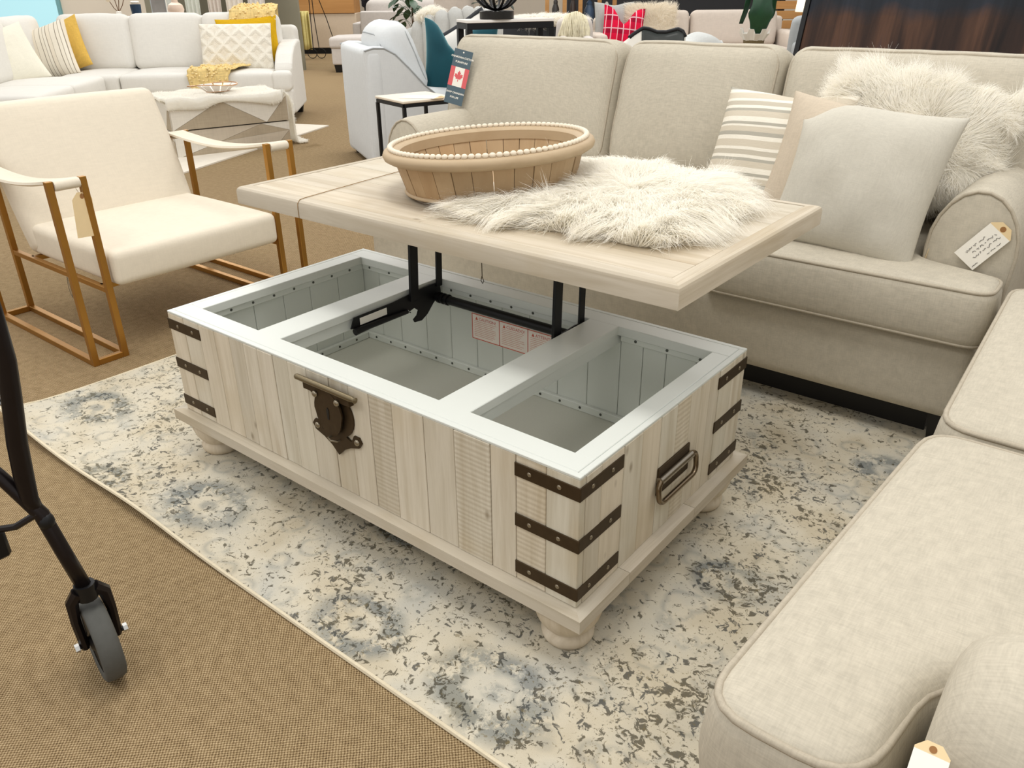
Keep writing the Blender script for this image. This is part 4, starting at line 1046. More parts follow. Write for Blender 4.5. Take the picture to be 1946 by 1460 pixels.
# yellow tasselled throw over the back, down behind the pillows and off the seat front
yt = thing('tassel_throw', 'pale yellow tufted throw draped over the white sectional seat', 'throw', (-5.4, 2.6, 0), R(45))
M_yel = fabric('pale_yellow_knit', (236, 208, 142), .12, 120, .5, .7)
path = [(1.22, .93, .72), (1.22, .90, .90), (1.22, .84, .945), (1.215, .74, .925), (1.20, .61, .90), (1.185, .57, .75), (1.17, .54, .60), (1.12, .48, .475), (1.0, .30, .475), (.92, .10, .472), (.885, -.035, .465), (.87, -.05, .40), (.87, -.05, .30)]
def yth(u, v):
    q = u*(len(path)-1); i = min(int(q), len(path)-2); p = Vector(path[i]).lerp(Vector(path[i+1]), q-i)
    w = .30+.12*math.sin(u*3.1); wob = .012*math.sin(v*23+u*31)+.008*math.sin(v*41-u*17)
    return (p.x+(v-.5)*w, p.y-abs(wob)*.6, p.z+abs(wob)+.004)
ymb = MB().sheet(yth, 60, 18, .008); obj('knit', ymb, M_yel, yt, angle=120)
mb = MB(); g = random.Random(5)
for k in range(420):
    u, v = g.random(), g.random(); p = yth(u, v); mb.ball((p[0], p[1]-.006, p[2]+.006), (.010, .010, .008), 5, 4)
tf = obj('tufts', mb, fabric('yellow_tuft', (242, 218, 160), .10, 120, .5, .7), yt, angle=180); tf['kind'] = 'stuff'

# ------------------------------------------------------------------ patchwork trunk, throw, tray, pale rug
A_, B_ = Vector((-3.735, 2.20, 0)), Vector((-3.50, 3.02, 0)); dv = (B_-A_).normalized()
rz_t = math.atan2(dv.y, dv.x)
Ht = .37; Lt = (B_-A_).length; Dt = .62
trunk = thing('patchwork_trunk', 'two-tier storage trunk patched with grey and white triangles', 'trunk', tuple(A_), rz_t)
# local x along the front (A->B), y away from the viewer is +y
obj('lower_box', MB().b2(0, Lt, 0, Dt, .0, .185, .004), plain('trunk_core', (150, 142, 128), .8), trunk, smooth=False)
obj('lid_box', MB().b2(-.006, Lt+.006, -.006, Dt+.006, .192, Ht, .004), plain('trunk_core_lid', (190, 182, 168), .8), trunk, smooth=False)
cols = [fabric('hide_white', (222, 216, 204), .05, 90, .3), fabric('hide_taupe', (176, 162, 140), .07, 90, .3), fabric('hide_sand', (196, 184, 166), .06, 90, .3)]
def tri(face, a, b, c, m):
    T = {'f': Matrix(((1, 0, 0, 0), (0, 0, -1, 0), (0, 1, 0, 0), (0, 0, 0, 1))), 'l': Matrix(((0, 0, -1, 0), (-1, 0, 0, Dt), (0, 1, 0, 0), (0, 0, 0, 1))), 'r': Matrix(((0, 0, 1, Lt), (1, 0, 0, 0), (0, 1, 0, 0), (0, 0, 0, 1)))}[face]
    cen = ((a[0]+b[0]+c[0])/3, (a[1]+b[1]+c[1])/3); sh = .985
    q = [(cen[0]+(p[0]-cen[0])*sh, cen[1]+(p[1]-cen[1])*sh) for p in (a, b, c)]
    if (q[1][0]-q[0][0])*(q[2][1]-q[0][1])-(q[1][1]-q[0][1])*(q[2][0]-q[0][0]) < 0: q = q[::-1]
    obj('triangle_panel', MB().prism(q, 0, .004+(.006 if a[1] >= .19 or b[1] >= .30 else 0), T), cols[m], trunk, smooth=False)
for face, W_ in (('f', Lt), ('r', Dt), ('l', Dt)):
    h0, h1 = .192, Ht
    tri(face, (0, h0), (W_*.42, h1), (0, h1), 0); tri(face, (0, h0), (W_*.80, h0), (W_*.42, h1), 1); tri(face, (W_*.42, h1), (W_*.80, h0), (W_, h1), 0); tri(face, (W_*.80, h0), (W_, h0), (W_, h1), 1)
    h0, h1 = 0, .184
    tri(face, (0, h1), (W_*.75, h1), (W_*.38, .09), 2); tri(face, (0, h0), (W_*.38, .09), (0, h1), 0); tri(face, (W_*.75, h1), (W_, .12), (W_*.38, .09), 1); tri(face, (W_*.75, h1), (W_, h1), (W_, .12), 0)
    tri(face, (0, h0), (W_*.85, h0), (W_*.38, .09), 1); tri(face, (W_*.38, .09), (W_, .12), (W_*.85, h0), 2); tri(face, (W_*.85, h0), (W_, h0), (W_, .12), 1)
tth = thing('fur_throw', 'white plush throw covering the patchwork trunk and trailing to the floor', 'throw', tuple(A_), rz_t)
def tcloth(u, v):
    # u along the trunk then down its right end to the floor; v across
    s_ = u*1.62; wob = .012*math.sin(v*9+u*14)+.01*math.sin(u*25)
    y = -.015+v*.52; x = s_-.02; z = Ht+.016+abs(wob)
    if v < .12 and s_ < Lt: z = Ht+.016+abs(wob)-(.12-v)/.12*(.05+.025*math.sin(u*17)); y = -.022
    if s_ > Lt+.005:
        e = s_-Lt-.005; x = Lt+.022+.03*math.sin(min(1, e/.1)*1.57)+.012*math.sin(v*12)+.10*max(0, e-.30)*2; z = max(.014+abs(wob)*.6, Ht+.012-e*1.02); y = .02+v*(.42-.18*e)
    return (x, y, z)
tc_mb = MB().sheet(tcloth, 70, 26, .014)
obj('plush', tc_mb, M_fur, tth, angle=180)
rt_, nm_ = sample_mesh(tc_mb, 14000, 61)
fl = np.tile(np.array([.3, -.2, -.5]), (len(rt_), 1)); fur_mesh('pile', rt_, nm_, .016, fl, M_fur, tth, .0016, 2, 62, lift=.5, clump=.7, cs=50)
tray = thing('wire_basket_tray', 'shallow wire and shell tray on the white plush throw', 'tray', tuple(A_+dv*.40+Vector((-.08, .05, 0)).lerp(Vector((-.25, .08, 0)), .6)+Vector((0, 0, Ht+.042))), rz_t)
M_shell = plain('capiz_shell', (236, 228, 218), .3, var=.04); M_gold = plain('rose_gold_wire', (190, 146, 108), .35, .9)
obj('rim_wire', MB().tube([(.15*math.cos(a), .10*math.sin(a), .05+.006*math.sin(2*a)) for a in np.linspace(0, 6.283, 33)[:-1]], .004, 6, closed=True), M_gold, tray)
obj('base_wire', MB().tube([(.085*math.cos(a), .055*math.sin(a), .003) for a in np.linspace(0, 6.283, 25)[:-1]], .003, 6, closed=True), M_gold, tray)
for k in range(12):
    a0, a1 = k*math.pi/6+.04, (k+1)*math.pi/6-.04
    obj('shell_panel', MB().add([(.088*math.cos(a0), .058*math.sin(a0), .005), (.088*math.cos(a1), .058*math.sin(a1), .005), (.148*math.cos(a1), .098*math.sin(a1), .048), (.148*math.cos(a0), .098*math.sin(a0), .048), (.085*math.cos(a0), .055*math.sin(a0), .007), (.085*math.cos(a1), .055*math.sin(a1), .007), (.145*math.cos(a1), .095*math.sin(a1), .050), (.145*math.cos(a0), .095*math.sin(a0), .050)], [(0, 1, 2, 3), (7, 6, 5, 4), (0, 4, 5, 1), (1, 5, 6, 2), (2, 6, 7, 3), (3, 7, 4, 0)]), M_shell, tray, smooth=False)
obj('tray_plate', MB().lathe([(.02, .003), (.055, .003), (.056, .006), (.02, .006)], 20), M_shell, tray)
obj('leaf_handle', MB().prism([(-.155, -.02), (-.19, -.03), (-.215, 0), (-.19, .03), (-.155, .02)], .047, .052), M_gold, tray, smooth=False)
pr_ = [(-4.0, 3.81), (-3.24, 1.95), (-3.22, 1.85), (-5.2, 1.05), (-6.0, 3.0)]
tag(obj('pale_rug', MB().prism(pr_[::-1], .0005, .010), fabric('ivory_rug', (224, 216, 202), .05, 120, .4), smooth=False), 'ivory rug under the patchwork trunk', 'rug')

# ------------------------------------------------------------------ white slope-arm accent chair, side table
acc = thing('slope_arm_chair', 'cool white slope-arm accent chair left of the beige sofa', 'chair', (-2.27, 2.74, 0), R(60))
# local: x forward along the visible side, y away ; side facing camera is y = 0
side = [(0, .03), (.80, .03), (.80, .42), (.60, .42), (.48, .45), (.38, .53), (.28, .64), (.20, .72), (.13, .757), (.06, .76), (0, .745)]
for y0 in (0, .66):
    T = Matrix(((1, 0, 0, 0), (0, 0, -1, y0+.12), (0, 1, 0, 0), (0, 0, 0, 1)))
    o = obj('arm', MB().prism(side, 0, .12, T), M_white2, acc, smooth=False); bv = o.modifiers.new('round', 'BEVEL'); bv.width = .02; bv.segments = 3; bv.limit_method = 'ANGLE'
    obj('piping', MB().tube([(x, y0-.001 if y0 == 0 else y0+.121, z-.006) for x, z in side[2:]], .005, 6), M_grey, o)
soft('back_frame', M_white2, acc, (.06, .39, .39), (.13, .78, .72), .04, .0, .01, 6)
soft('base_frame', M_white2, acc, (.42, .39, .22), (.72, .60, .22), .02, 0, 0, 5)
soft('seat_cushion', M_white2, acc, (.46, .39, .40), (.66, .53, .15), .05, .02, .01, 6)
soft('back_cushion', M_white2, acc, (.285, .39, .655), (.54, .48, .22), .09, .035, .01, 8, (R(68), 0, R(90)), .003, 71, M_grey)
sofa_feet(acc, [(.06, .06), (.74, .06), (.06, .72), (.74, .72)], .03, .03)
def apil(name, label, mat, w, h, t, lx, ly, lz, rot, **k):
    p = Matrix.Translation((-2.27, 2.74, 0)) @ Matrix.Rotation(R(60), 4, 'Z') @ Vector((lx, ly, lz)); return pil(name, label, mat, w, h, t, tuple(p), rot, **k)
def velvet():
    t = NT('teal_velvet'); n = t.noise(t.coord(), 5, 3); t.set(t.b.inputs['Sheen Weight'], .6); t.set(t.b.inputs['Sheen Tint'], (.35, .75, .8, 1))
    return t.out(t.mix(n, lin((4, 44, 56)), lin((22, 82, 94))), .75, spec=.2)
apil('throw_pillow', 'teal velvet pillow in the white slope-arm chair', velvet(), .50, .48, .17, .70, .20, .665, (R(-12), R(3), R(38)), dent=.19, dc=-.15, seed=72)
bw = thing('throw_pillow', 'white pillow with black border behind the teal pillow', 'cushion', (-2.25, 3.73, .665), rot=(R(-15), R(-30), R(42)))
obj('cover', pillow(MB(), .42, .42, .14, seed=73), M_white, bw, angle=180)
ed = [(.21*u*(1-.07*(1-v*v)), 0, .21*v*(1-.07*(1-u*u))) for u, v in [(-1+2*i/10, -1) for i in range(10)]+[(1, -1+2*i/10) for i in range(10)]+[(1-2*i/10, 1) for i in range(10)]+[(-1, 1-2*i/10) for i in range(10)]]
obj('black_border', MB().tube(ed, .020, 8, closed=True), M_dark, bw, angle=180)

st = thing('side_table', 'small black framed side table with a wooden top left of the sofa', 'side table', (-1.565, 2.46, 0), R(-16))
obj('table_top', MB().box((0, 0, .542), (.33, .33, .014), .003), plain('pale_ash_top', (226, 214, 196), .5, var=.04, nscale=12), st, smooth=False)
mb_ = [((-.155, -.155), (.155, -.155)), ((.155, -.155), (.155, .155)), ((.155, .155), (-.155, .155)), ((-.155, .155), (-.155, -.155))]
for a, b in mb_:
    obj('apron_bar', MB().bar((a[0], a[1], .524), (b[0], b[1], .524), .018, .018), M_black, st, smooth=False); obj('floor_bar', MB().bar((a[0], a[1], .009), (b[0], b[1], .009), .018, .018), M_black, st, smooth=False)
    obj('leg', MB().bar((a[0], a[1], .019), (a[0], a[1], .515), .018, .018), M_black, st, smooth=False)
T = frame_T((-1.60, 2.40, .5505), (.9, .45, 0), (.45, -.9, 0)); sg_ = swing_tag('price_tag', 'cream price tag lying on the small side table', T, .14, .24, M_card)

# ------------------------------------------------------------------ tall console with globe sculpture behind the sofa
con = thing('console_table', 'tall black metal console table with pale top behind the sofa', 'console table', (-1.50, 2.845, 0), R(60))
obj('table_top', MB().box((.27, .09, .916), (.54, .20, .016), .002), plain('white_marble_top', (236, 232, 226), .3, var=.03, nscale=4), con, smooth=False)
for y in (.01, .17):
    obj('apron_bar', MB().bar((.0, y, .890), (.54, y, .890), .034, .034), M_black, con, smooth=False)
    for x in (.015, .525): obj('leg', MB().bar((x, y, 0), (x, y, .873), .034, .034), M_black, con, smooth=False)
for x in (.015, .525): obj('apron_bar', MB().bar((x, .027, .890), (x, .153, .890), .03, .03), M_black, con, smooth=False)
gl = thing('globe_sculpture', 'black banded metal globe on a drum base on the tall console', 'sculpture', (-1.50+.045, 2.845+.215, .924), R(60))
obj('drum_base', MB().lathe([(.09, 0), (.10, .002), (.10, .042), (.09, .044)], 28), plain('dark_pewter', (44, 42, 40), .35, .6), gl, angle=50)
for k in range(6):
    a = k*math.pi/6; obj('band', MB().tube([(.15*math.sin(t)*math.cos(a), .15*math.sin(t)*math.sin(a), .20-.15*math.cos(t)) for t in np.linspace(0, 6.283, 33)[:-1]], .008, 6, closed=True), M_black, gl, angle=180)

# ------------------------------------------------------------------ channel-back chair with fur, blush chair, plants
chn = thing('channel_back_chair', 'silver grey channel-tufted barrel chair behind the teal pillow', 'chair', (-3.68, 5.28, 0), RZ+R(28))
for k in range(11):
    x, y = .42*math.sin(R((k-5)*16)), -.42*math.cos(R((k-5)*16))+.34
    h = .89-.0075*abs(k-5)**2
    mb = MB().tube([(x, y, .12), (x*1.04, y-.01, .45), (x*1.06, y-.02, h-.05), (x*1.03, y, h-.01), (x*.98, y+.02, h)], [.076, .078, .076, .066, .045], 12)
    obj('back_channel', mb, M_chan, chn, angle=180)
obj('seat', MB().lathe([(.25, .12), (.36, .14), (.37, .40), (.35, .45), (.1, .47)], 28, (0, .34, 0)), M_chan, chn, angle=60)
sofa_feet(chn, [(-.2, .1), (.2, .1), (-.2, .5), (.2, .5)], .12, .02)
cf_ = thing('fur_throw', 'cream fur throw over the channel-back chair', 'throw', (-3.90, 5.06, .80), RZ)
cm = MB().ball((0, 0, .04), (.13, .10, .05), 16, 10); obj('pelt', cm, M_fur2, cf_, angle=180)
rt_, nm_ = sample_mesh(cm, 3500, 81); fur_mesh('fleece', rt_, nm_, .06, np.tile(np.array([.1, 0, -.3]), (3500, 1)), M_fur, cf_, .003, 3, 82, lift=.6, clump=.5)

def barrel_chair(name, label, loc, rz, mat, w, h):
    c = thing(name, label, 'chair', loc, rz)
    soft('backrest', mat, c, (0, .0, h/2+.12), (w, .14, h-.2), .06, .0, .02, 6); soft('seat', mat, c, (0, -.32, .36), (w*.92, .56, .18), .05, .02, .01, 5)
    for s_ in (-1, 1): soft('arm', mat, c, (s_*(w/2-.05), -.30, .44), (.10, .56, .40), .04, 0, .01, 5)
    sofa_feet(c, [(-w/2+.06, -.52), (w/2-.06, -.52), (-w/2+.06, 0), (w/2-.06, 0)], .26, .02)
    return c
barrel_chair('upholstered_chair', 'blush upholstered chair back behind the channel-back chair', (-4.95, 6.55, 0), RZ+R(180), M_blush, .42, 1.15)

def plant(name, label, loc, n, h0, h1, spread, seed, lw=.05, pot=True, col=(44, 84, 48), potr=.13, poth=.26, stem_h=None):
    g = random.Random(seed); p = thing(name, label, 'plant', loc)
    if pot: obj('pot', MB().lathe([(potr*.7, 0), (potr, poth*.9), (potr*1.05, poth), (potr*.92, poth), (potr*.88, poth*.92)], 20), plain('clay_pot', (150, 132, 108), .8), p)
    obj('stem', MB().tube([(0, 0, poth*.9), (.02, .01, (h0+h1)/2*.8), (.0, .02, h1)], [.012, .010, .005], 6), plain('woody_stem', (84, 64, 44), .9), p)
    t = NT('leaf_green'); ml = t.out(t.mix(t.noise(t.coord(), 8, 2), lin(tuple(int(c*.6) for c in col)), lin(col)), .45, spec=.5)
    for k in range(n):
        z = g.uniform(h0, h1); a = g.uniform(0, 6.28); rr = g.uniform(.2, 1)*spread; L = g.uniform(.8, 1.4)*lw*2
        base = Vector((0, 0, z*.96)); tip = Vector((rr*math.cos(a), rr*math.sin(a), z+g.uniform(-.06, .10)))
        d = Vector((math.cos(a), math.sin(a), g.uniform(-1.0, .1))).normalized(); s_ = d.cross(Vector((0, 0, 1))).normalized(); nn = s_.cross(d)
        mb = MB().tube([base, (base+tip)/2+Vector((0, 0, .02)), tip], .0025, 4)
        pr = [(0, 0), (.2, .55), (.5, .8), (.75, .55), (1, 0)]; vs = []; fs = []
        for (q, w_) in pr:
            c = tip+d*L*q
            for sg, dz in ((-1, .12), (0, 0), (1, .12)):
                vs.append(c+s_*sg*w_*lw+nn*(dz*lw*w_-.15*L*q*q))
        m = len(vs); vs += [v-nn*.0015 for v in vs]
        for i in range(4):
            for j in range(2):
                a_ = i*3+j; f = (a_, a_+1, a_+4, a_+3); fs.append(f); fs.append(tuple(m+q for q in f[::-1]))
        mb.add(vs, fs); obj('leaf', mb, ml, p, angle=180)
    return p
plant('fiddle_leaf_plant', 'green leafy plant between the grey sofa and the channel-back chair', (-4.72, 5.62, 0), 46, .70, 1.35, .20, 91, .055, col=(52, 92, 56))
plant('leafy_plant', 'dark leafy plant beside the blush chair and the globe', (-4.55, 6.75, 0), 40, .70, 1.4, .20, 92, .05, col=(40, 60, 40))
# large hanging leaf with white torn edge, in a brown pot
bl = thing('broad_leaf_plant', 'broad dark green drooping leaf in a white wrapped brown pot behind the sofa', 'plant', (-1.06, 5.87, 0), RZ)
obj('pot', MB().lathe([(.07, 0), (.075, .60), (.085, .68), (.075, .68), (.06, .62)], 18), plain('olive_brown_pot', (110, 96, 66), .8), bl)
obj('paper_wrap', MB().sheet(lambda u, v: ((.07+.05*v)*math.cos(u*6.283), (.07+.05*v)*math.sin(u*6.283), .66+v*(.07+.035*(1 if int(u*14) % 2 else 0))), 56, 3, .003), M_card, bl, smooth=False)
t = NT('deep_green_leaf'); mlf = t.out(t.mix(t.noise(t.coord(), 14, 3), lin((14, 44, 30)), lin((40, 92, 58))), .4, spec=.5)
for (dx, dy, a_, z0, z1, w_) in ((.0, -.10, 0, .72, 1.10, .095), (-.10, .02, 1.1, .80, 1.20, .08), (.11, .03, -1.0, .84, 1.25, .08)):
    def blade(u, v, dx=dx, dy=dy, a_=a_, z0=z0, z1=z1, w_=w_):
        w2 = w_*math.sin(math.pi*(.04+.92*v)**.8)*(1+.08*math.sin(v*19)); x = (u-.5)*2*w2
        y = .05*abs(u-.5)-.05*math.sin(v*3); return (dx+x*math.cos(a_)-y*math.sin(a_), dy+x*math.sin(a_)+y*math.cos(a_), z0+(z1-z0)*v)
    obj('leaf', MB().sheet(blade, 8, 14, .003), mlf, bl, angle=120); obj('leaf_stalk', MB().tube([(0, 0, .66), (dx*.5, dy*.3, (z0+z1)/2+.1), (dx, dy, z1)], .006, 6), mlf, bl)

# ------------------------------------------------------------------ grey ottoman, pale sofa from behind, counter, wire stand, person
ott = thing('ottoman', 'pale grey ottoman with black feet left of the white chair', 'ottoman', (-7.50, 7.28, 0), RZ)
soft('base', M_pale, ott, (.1, .2, .21), (.86, .60, .22), .02, 0, 0, 5); soft('seat_cushion', M_pale, ott, (.1, .2, .385), (.90, .64, .15), .04, .02, .006, 6)
sofa_feet(ott, [(-.26, -.04), (.46, -.04), (-.26, .44), (.46, .44)], .10, .05)
bs = thing('upholstered_sofa', 'pale grey sofa seen from behind past the white chair', 'sofa', (-8.2, 8.85, 0), RZ)
soft('back_frame', M_pale, bs, (.12, -.02, .41), (1.45, .16, .66), .03, 0, .005, 6); soft('base_frame', M_pale, bs, (.12, .42, .24), (1.4, .80, .24), .03, 0, 0, 5)
soft('back_cushion', M_pale, bs, (-.20, .18, .68), (.64, .22, .44), .10, .01, .03, 6); soft('back_cushion', M_pale, bs, (.46, .18, .68), (.66, .22, .44), .10, .01, .03, 6)
soft('arm', M_pale, bs, (-.68, .40, .34), (.14, .84, .46), .03, 0, .005, 5); soft('arm', M_pale, bs, (.92, .40, .34), (.14, .84, .46), .03, 0, .005, 5)
sofa_feet(bs, [(-.58, .02), (.82, .02), (-.58, .78), (.82, .78)], .12, .04)
wt = thing('serving_tray', 'small wooden tray on the pale grey footstool', 'tray', (-6.35, 6.72, .415), RZ)
obj('tray_base', MB().box((0, 0, .01), (.16, .10, .018), .004), M_honey, wt, smooth=False)
for s_ in (-1, 1): obj('tray_lip', MB().box((s_*.074, 0, .026), (.012, .10, .014), .003), M_honey, wt, smooth=False)
fs_ = thing('footstool', 'pale grey footstool under the small wooden tray', 'ottoman', (-6.35, 6.75, 0), RZ)
soft('seat_cushion', M_pale, fs_, (.08, 0, .33), (.44, .44, .16), .06, .01, .008, 6); sofa_feet(fs_, [(-.08, -.16), (.24, -.16), (-.08, .16), (.24, .16)], .26, .025)
cnt = thing('service_counter', 'beige service counter with a wood band and black kick', 'counter', (-10.55, 9.22, 0), RZ)
obj('body', MB().b2(-.55, .62, 0, .6, .10, .66, .005), plain('counter_beige', (206, 188, 166), .7), cnt, smooth=False)
obj('wood_band', MB().b2(-.46, .60, -.02, .62, .662, 1.02, .005), M_honey, cnt, smooth=False)
obj('kick', MB().b2(-.60, .60, .01, .58, 0, .10), M_black, cnt, smooth=False)
dr = thing('yellow_drape', 'pale yellow drape hanging at the left of the counter', 'drape', (-10.62, 8.80, 0), RZ)
obj('cloth', MB().sheet(lambda u, v: (-.15+.32*u, .03*math.sin(u*16)+.02*math.sin(u*37), .09+v*.62), 40, 6, .008), fabric('yellow_voile', (222, 208, 140), .08, 90, .2, .5), dr, angle=120)
ws = thing('wire_stand', 'black wire easel stand with scrolled feet in front of the counter', 'stand', (-9.80, 8.42, 0), RZ)
for s_ in (-1, 1):
    obj('stand_leg', MB().tube([(s_*.02, 0, 1.15), (s_*.03, 0, .6), (.01+s_*.05, 0, .14)], .007, 6), M_black, ws)
    obj('scroll_foot', MB().tube([(.01+s_*.075+.075*math.cos(a), 0, .085+.075*math.sin(a)) for a in np.linspace(0, 6.283, 25)[:-1]], .006, 6, closed=True), M_black, ws)
obj('rear_leg', MB().tube([(.05, .02, 1.15), (.17, .30, .6), (.28, .52, .0)], .007, 6), M_black, ws)
col_ = struct('trim_1', MB().b2(-.19, .08, 0, .5, 0, 3.0), plain('olive_grey_column', (120, 116, 104), .8, var=.05, nscale=2)); orient(col_, (-9.80, 7.90, 0))

# person browsing beyond the pale sofa: one skinned figure
def person(loc, rz):
    p = thing('person', 'person standing in a grey plaid shirt and black trousers beyond the pale sofa', 'person', loc, rz)
    J = {'pelvis': (0, 0, .95, .15), 'waist': (0, .01, 1.10, .135), 'chest': (0, .01, 1.32, .155), 'neck0': (0, 0, 1.48, .06), 'neck': (0, -.01, 1.54, .052), 'head': (0, -.02, 1.64, .088), 'crown': (0, -.015, 1.72, .075)}
    for s_, n_ in ((-1, 'l'), (1, 'r')):
        J.update({'hip'+n_: (s_*.09, 0, .90, .095), 'knee'+n_: (s_*.10, -.02, .50, .062), 'ank'+n_: (s_*.10, .02, .09, .042), 'toe'+n_: (s_*.11, -.15, .03, .032),
                  'sh'+n_: (s_*.18, .0, 1.42, .06), 'el'+n_: (s_*.24, .02, 1.14, .043), 'wr'+n_: (s_*.23, -.10, .92, .03), 'hd'+n_: (s_*.225, -.15, .85, .026)})
    E = [('pelvis', 'waist'), ('waist', 'chest'), ('chest', 'neck0'), ('neck0', 'neck'), ('neck', 'head'), ('head', 'crown')]
    for n_ in 'lr': E += [('pelvis', 'hip'+n_), ('hip'+n_, 'knee'+n_), ('knee'+n_, 'ank'+n_), ('ank'+n_, 'toe'+n_), ('chest', 'sh'+n_), ('sh'+n_, 'el'+n_), ('el'+n_, 'wr'+n_), ('wr'+n_, 'hd'+n_)]
    for n_, s_ in (('l', -1), ('r', 1)):
        for k, (dx, dl) in enumerate(((-.022, .055), (-.008, .07), (.007, .075), (.021, .065))):
            J['f%d%s' % (k, n_)] = (s_*.225+dx, -.18, .80-.01*k % .02, .010); J['g%d%s' % (k, n_)] = (s_*.225+dx, -.19, .80-dl, .008)
            E += [('hd'+n_, 'f%d%s' % (k, n_)), ('f%d%s' % (k, n_), 'g%d%s' % (k, n_))]
        J['th'+n_] = (s_*.225-s_*.045, -.17, .83, .011); E += [('hd'+n_, 'th'+n_)]
    K = list(J); me = bpy.data.meshes.new('body'); me.from_pydata([J[k][:3] for k in K], [(K.index(a), K.index(b)) for a, b in E], [])
    o = bpy.data.objects.new('body', me); COL.objects.link(o); o.parent = p
    sk = o.modifiers.new('skin', 'SKIN'); sk.use_smooth_shade = True
    for i, k in enumerate(K): me.skin_vertices[0].data[i].radius = (J[k][3], J[k][3])
    me.skin_vertices[0].data[K.index('pelvis')].use_root = True
    sb = o.modifiers.new('sub', 'SUBSURF'); sb.levels = 1; sb.render_levels = 2
    t = NT('clothed_figure'); z = t.n('ShaderNodeSeparateXYZ', Vector=t.coord()); 
    gx = t.math('FRACT', t.math('MULTIPLY', z.outputs[0], 14)); gz = t.math('FRACT', t.math('MULTIPLY', z.outputs[2], 14))
    plaid = t.mix(t.math('MULTIPLY', t.math('ADD', t.math('GREATER_THAN', gx, .6), t.math('GREATER_THAN', gz, .6)), .5), lin((60, 66, 84)), lin((150, 150, 160)))
    c = t.mix(t.math('GREATER_THAN', z.outputs[2], .86), lin((22, 22, 26)), plaid); c = t.mix(t.math('GREATER_THAN', z.outputs[2], 1.50), c, lin((200, 160, 135)))
    me.materials.append(t.out(c, .9))
    obj('hair', MB().ball((0, .0, 1.70), (.098, .105, .10), 14, 8), plain('brown_hair', (60, 44, 34), .8), p)
    for s_ in (-1, 1): obj('eye', MB().ball((s_*.032, -.10, 1.65), .010, 6, 5), M_black, p)
    obj('nose', MB().ball((0, -.115, 1.625), (.012, .018, .02), 6, 5), plain('skin', (200, 160, 135), .7), p); obj('mouth', MB().ball((0, -.10, 1.585), (.022, .008, .006), 8, 4), plain('lip', (160, 96, 88), .7), p)
person((-10.75, 10.65, 0), RZ+.4)

# ------------------------------------------------------------------ display behind the sectional
win = struct('window_1', MB().b2(-1.1, .62, .02, .06, .35, 2.6), None); t = NT('daylit_glass'); 
t.b.inputs['Emission Color'].default_value = (.62, .93, 1.0, 1); t.b.inputs['Emission Strength'].default_value = .55; win.data.materials.append(t.out(lin((120, 170, 178)), .1)); orient(win, (-14.5, 5.9, 0))
for (a, b) in ((-1.1, -.95), (.60, .66)): obj('window_frame', MB().b2(a, b, -.02, .05, .3, 2.65), plain('aqua_frame', (120, 170, 176), .6), win, smooth=False)
wl = struct('wall_partition', MB().b2(-1.8, 1.36, .0, .12, 0, 3.0), M_wallw); orient(wl, (-13.3, 6.9, 0))
sb_ = thing('sideboard', 'pale sideboard behind the white sectional holding vases', 'sideboard', (-8.75, 4.95, 0), RZ)
obj('top', MB().b2(-.75, 1.0, -.18, .22, .74, .775, .004), M_white, sb_, smooth=False); obj('carcass', MB().b2(-.72, .97, -.15, .20, .10, .74, .004), plain('sideboard_paint', (206, 200, 188), .6), sb_, smooth=False)
for x in (-.30, .12, .55): obj('door', MB().b2(x-.40 if x > -.3 else -.70, x, -.165, -.15, .13, .71, .003), plain('sideboard_door', (214, 208, 196), .6), sb_, smooth=False)
sofa_feet(sb_, [(-.66, -.1), (.90, -.1), (-.66, .14), (.90, .14)], .1, .03)
def onsb(x, y=0.0): 
    p = Matrix.Translation((-8.75, 4.95, 0)) @ Matrix.Rotation(RZ, 4, 'Z') @ Vector((x, y, .775)); return tuple(p)
nv = thing('vase', 'navy blue vase with a white flower on the sideboard', 'vase', onsb(-.07, -.10), RZ)
obj('vessel', MB().lathe([(.045, 0), (.055, .01), (.062, .10), (.064, .14), (.055, .142), (.05, .10)], 20), plain('navy_glaze', (32, 56, 80), .3), nv)
for k in range(7): obj('petal', MB().ball((.03*math.cos(k*.9), .03*math.sin(k*.9), .165), (.026, .026, .014), 8, 5), M_card, nv)
br_ = thing('branch_stems', 'bare branch sprig with cream buds on the sideboard', 'decor', onsb(-.30, -.08), RZ)
obj('holder', MB().lathe([(.03, 0), (.04, .01), (.03, .06), (.018, .065)], 14), M_card, br_)
for k, (x, z) in enumerate(((.05, .34), (-.10, .20), (.12, .26), (-.04, .38))):
    obj('twig', MB().tube([(0, 0, .05), (x*.5, 0, z*.5), (x, 0, z)], .005, 5), plain('brown_twig', (112, 84, 62), .9), br_); obj('bud', MB().ball((x, -.01, z), (.035, .03, .03), 8, 6), plain('cream_bud', (236, 222, 200), .8), br_)
fr = thing('framed_print', 'grey framed print standing on the sideboard', 'picture', onsb(.14, .10), RZ)
obj('frame', MB().b2(-.10, .10, 0, .02, 0, .40, .003), M_grey, fr, smooth=False); obj('print', MB().b2(-.085, .085, -.004, 0, .02, .38), plain('grey_print', (132, 128, 124), .7, var=.15, nscale=9), fr, smooth=False)
fr = thing('framed_print', 'white framed floral print standing on the sideboard', 'picture', onsb(.30, .06), RZ)
obj('frame', MB().b2(-.05, .05, 0, .02, 0, .36, .003), M_card, fr, smooth=False); obj('print', MB().b2(-.035, .035, -.004, 0, .02, .34), plain('floral_print', (190, 194, 188), .7, var=.15, nscale=30), fr, smooth=False)
rv = thing('vase', 'round blush vase on the sideboard', 'vase', onsb(.42, -.08), RZ)
